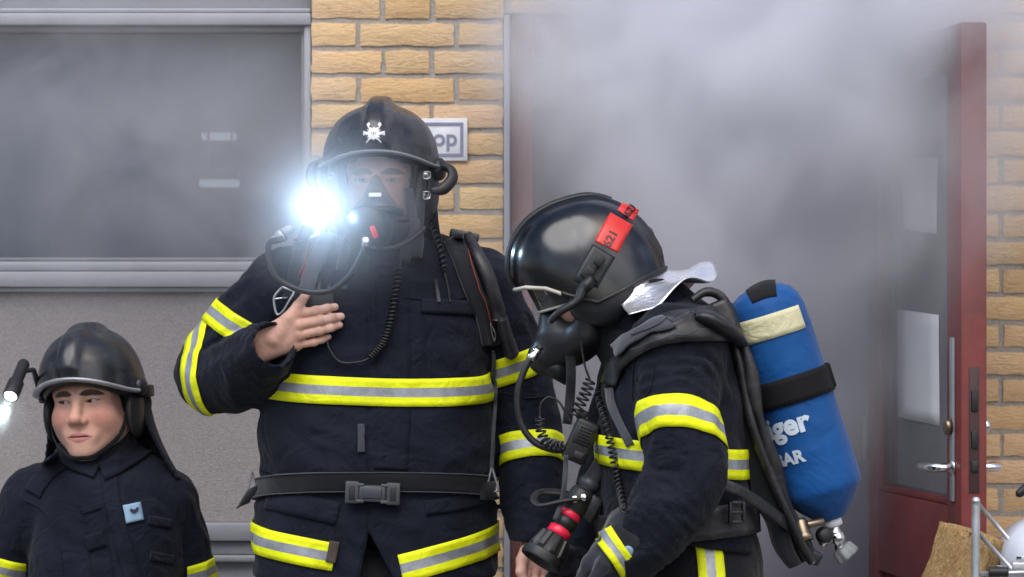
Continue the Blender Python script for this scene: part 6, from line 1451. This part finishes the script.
# ---------------------------------------------------------------- branch pipe nozzle
nz = thing('hose_nozzle', 'black fire hose nozzle with pink red rings pointing down at the waist', 'nozzle', rp(545, 553, QY - .06)); NY = QY - .06
n0, n1 = rp(597, 472, NY + .02), rp(540, 562, NY - .03); NA = (n1 - n0) / np.linalg.norm(n1 - n0); NL = np.linalg.norm(n1 - n0)
def nl(prof, mat, name, par=nz, seg=36): m = MB(); m.lathe(n0, NA, prof, seg); return m.build(name, M[mat], par)
nl([(-.05, 0), (-.05, .017), (.02, .017), (.022, .021), (.036, .021), (.038, .016), (.05, .016)], 'buckle_grey', 'coupling')
nl([(.044, 0), (.044, .022), (.05, .025), (.085, .025), (.088, .0205), (.094, .0205)], 'rubber_black', 'valve_body')
nl([(.092, .0185), (.094, .0212), (.105, .0212), (.107, .0185)], 'pink_red', 'upper_ring'); nl([(.106, .019), (.108, .0225), (.124, .0225), (.126, .0195), (.130, .0195)], 'rubber_black', 'sleeve')
nl([(.129, .0195), (.131, .0225), (.145, .0225), (.147, .0195)], 'pink_red', 'lower_ring')
a = np.linspace(0, 2 * np.pi, 96, endpoint=False); U_ = np.cross(NA, (0, 1, 0)); U_ /= np.linalg.norm(U_); W_ = np.cross(NA, U_); rg = []
for h_, r_, fl in ((.146, .001, 0), (.146, .024, 0), (.150, .030, 1), (.180, .0365, 1), (.186, .036, 0), (.188, .0405, 0), (NL - .004, .0425, 0), (NL, .041, 0), (NL, .034, 0), (NL - .014, .028, 0), (NL - .016, .014, 0), (NL - .008, .012, 0), (NL - .008, .001, 0)):
    rr_ = r_ * (1 + fl * .075 * np.sign(np.cos(a * 9)) * np.clip(np.abs(np.cos(a * 9)) * 3, 0, 1)); rg.append(n0 + NA * h_ + rr_[:, None] * (np.cos(a)[:, None] * U_ + np.sin(a)[:, None] * W_))
m = MB(); m.grid(rg, close_v=True, flip=True); m.build('head', M['rubber_black'], nz, angle=40)
m = MB(); hb = n0 + NA * .065
lp = [hb + [.0, -.027, .004], hb + [-.03, -.033, .001], hb + [-.075, -.025, -.008], hb + [-.085, .0, .004], hb + [-.07, .027, .014], hb + [-.03, .033, .012], hb + [0, .027, 0]]; m.tube(cmr(lp, 60), .0085, 12, True, .5); m.build('bail_handle', M['rubber_black'], nz)
for dx in (-.008, .0085):
    m = MB(); m.lathe(hb + [dx, -.030, .006 + dx * .2], (0, -1, .15), [(-.012, 0), (-.012, .0075), (0, .0075), (.002, .0045), (.0022, 0)], 16); m.build('bolt', M['chrome'], nz)
m = MB(); m.box(n0 + NA * .072 + W_ * .0 - U_ * 0 + np.array([.028, 0, -.01]), (.014, .012, .026), rot('Y', 30), bev=.006); m.build('trigger_block', M['rubber_black'], nz)
flat_strap('lanyard', [(566, 455), (565, 478), (562, 500), (555, 520)], 4, NY - .03, 'strap_grey', nz, .002)
m = MB(); m.tube(cmr([n0 - NA * .04, n0 - NA * .10 + [.02, .03, 0], rp(640, 470, QY + .16), rp(690, 560, QY + .30), rp(720, 760, QY + .32), [rp(760, 0)[0], QY + .30, .14]], 80), .020, 16); m.build('hose', M['buckle_grey'], nz)
# ================================================================== things at the lower right corner
KY = -.15
def kp(x, y, Y=KY): return P(x, y, Y)
ch = thing('straw_block', 'rough pressed straw block leaning behind the galvanised tube', 'block', kp(960, 760)); BM = rot('Y', 17) @ rot('Z', 38); bm = bmesh.new(); bmesh.ops.create_cube(bm, size=2); bmesh.ops.subdivide_edges(bm, edges=bm.edges[:], cuts=64, use_grid_fill=True)
hs_ = np.array([.052, .075, .485]); V = np.array([q.co[:] for q in bm.verts]) * hs_; n1 = perlin((V * 60).astype(np.float32)); n2 = perlin((V * 150).astype(np.float32)); n3 = perlin((V * 18).astype(np.float32))
nv = V / hs_; nv = nv * (np.abs(nv) > .98); nv /= np.linalg.norm(nv, axis=1)[:, None] + 1e-9; V = V + nv * (n1 * .004 + n2 * .0035 + n3 * .006)[:, None]
top_c = kp(983, 537); V = V @ BM.T + (top_c - BM @ np.array([0, 0, .48])); bm.verts.index_update(); m = MB(); m.add(V, [[q.index for q in f.verts] for f in bm.faces]); bm.free(); m.build('pressed_straw', M['chipboard'], ch)
fb = thing('portable_fan', 'galvanised tube frame with white drum and black roller at the right edge', 'fan', kp(1030, 760, -.36)); FY = -.36
m = MB(); m.tube(cmr([kp(976.5, 760, FY), kp(976, 640, FY), kp(975.5, 560, FY), kp(976, 501, FY)], 40), .0082, 18); m.lathe(kp(976, 501, FY), (0, 0, 1), [(0, .0082), (.004, .0074), (.007, .005), (.008, 0)], 18); m.build('upright', M['galvanised'], fb)
for a_, b_ in (((978, 504), (1008, 538)), ((978, 533), (1012, 569))):
    m = MB(); m.tube([kp(*a_, FY + .004), kp(*b_, FY + .03)], .0042, 12); m.build('brace', M['galvanised'], fb)
m = MB(); c = kp(1046, 562, FY + .10); m.lathe(c, (0, -1, 0), [(-.11, 0), (-.11, .082), (0, .084), (.012, .080), (.03, .066), (.042, .045), (.048, .02), (.049, 0)], 64); dr = m.build('drum', M['white_shell'], fb)
m = MB(); m.box(kp(1023, 558, FY + .045), (.012, .006, .004), bev=.001); m.box(kp(1022, 566, FY + .03), (.02, .012, .008), bev=.003); m.build('bracket', M['galvanised'], fb)
m = MB(); m.box(kp(1019, 557.5, FY + .037), (.004, .004, .0018)); m.build('slot', M['rubber_black'], fb)
a_, b_ = kp(989, 572, FY - .01), kp(1008, 572, FY - .01); m = MB(); m.lathe(a_, b_ - a_, [(0, 0), (0, .0095)] + [(.002 + k * .0022, .0095 - .0006 * (k % 2)) for k in range(15)] + [(.036, .0095), (.036, 0)], 22); m.build('roller', M['rubber_black'], fb)
m = MB(); m.tube([kp(980, 574, FY), kp(1040, 572, FY)], .0045, 12); m.build('axle', M['galvanised'], fb)
m = MB(); m.tube(cmr([kp(1016, 496, FY), kp(1024, 490, FY), kp(1040, 478, FY), kp(1060, 476, FY)], 20), np.r_[.002, .005, np.linspace(.008, .013, 18)], 12); m.tube([kp(1058, 476, FY), kp(1050, 540, FY + .08)], .008, 12); m.build('handle', M['rubber_black'], fb)
for x in (1000, 1090): m = MB(); m.tube([kp(x, 566, FY + .06), kp(x + (x - 1045) * .8, 900, FY + .10), [kp(x + (x - 1045) * .9, 0, FY)[0], FY + .12, .105]], .009, 10); m.build('stand_leg', M['galvanised'], fb)
m = MB(); m.tube([kp(976.5, 760, FY), [kp(976.5, 0, FY)[0], FY, .105]], .0082, 14); m.build('upright_foot', M['galvanised'], fb)
m = MB(); m.tube([kp(976, 700, FY), kp(1045, 690, FY + .06)], .0075, 10); m.build('cross_bar', M['galvanised'], fb)
# ================================================================== small smoke balls added round the lamps to carry their glow and beam
def puff(c, r, d, name='smoke', thr=.40):
    m = MB(); prof = [(-r * math.cos(a), r * math.sin(a)) for a in np.linspace(0, math.pi, 16)]; m.lathe(c, (0, 0, 1), prof, 24)
    o = m.build(name, None, None); t = NT('lamp_glow_smoke'); tc = t.n('TexCoord'); pos = tc.outputs['Object']
    mp = t.n('Mapping'); mp.inputs['Location'].default_value = tuple(-c[i] / r for i in range(3)); mp.inputs['Scale'].default_value = (1 / r,) * 3; t.l(pos, mp.inputs['Vector'])
    ln = t.n('VectorMath', operation='LENGTH'); t.l(mp.outputs[0], ln.inputs[0]); mr = t.n('MapRange', interpolation_type='SMOOTHERSTEP'); mr.inputs['From Min'].default_value = .98; mr.inputs['From Max'].default_value = .0; mr.inputs['To Min'].default_value = 0; mr.inputs['To Max'].default_value = d; t.l(ln.outputs['Value'], mr.inputs['Value'])
    n = t.noise(pos, 7, 3, .5); m2 = t.n('MapRange'); m2.inputs['From Min'].default_value = .3; m2.inputs['From Max'].default_value = .7; m2.inputs['To Min'].default_value = .65; m2.inputs['To Max'].default_value = 1.2; t.l(n, m2.inputs['Value'])
    vol = t.n('VolumePrincipled'); vol.inputs['Color'].default_value = (.93, .95, 1, 1); vol.inputs['Anisotropy'].default_value = .35; t.l(t.math('MULTIPLY', mr.outputs[0], m2.outputs[0]), vol.inputs['Density']); t.l(vol.outputs[0], t.out.inputs['Volume'])
    o.data.materials.append(t.m); return tag(o, kind='stuff')
puff(LP + np.array([.035, -.03, .0]), .27, 2.1)
puff(P(4, 418, BY - .2), .075, 5.0)
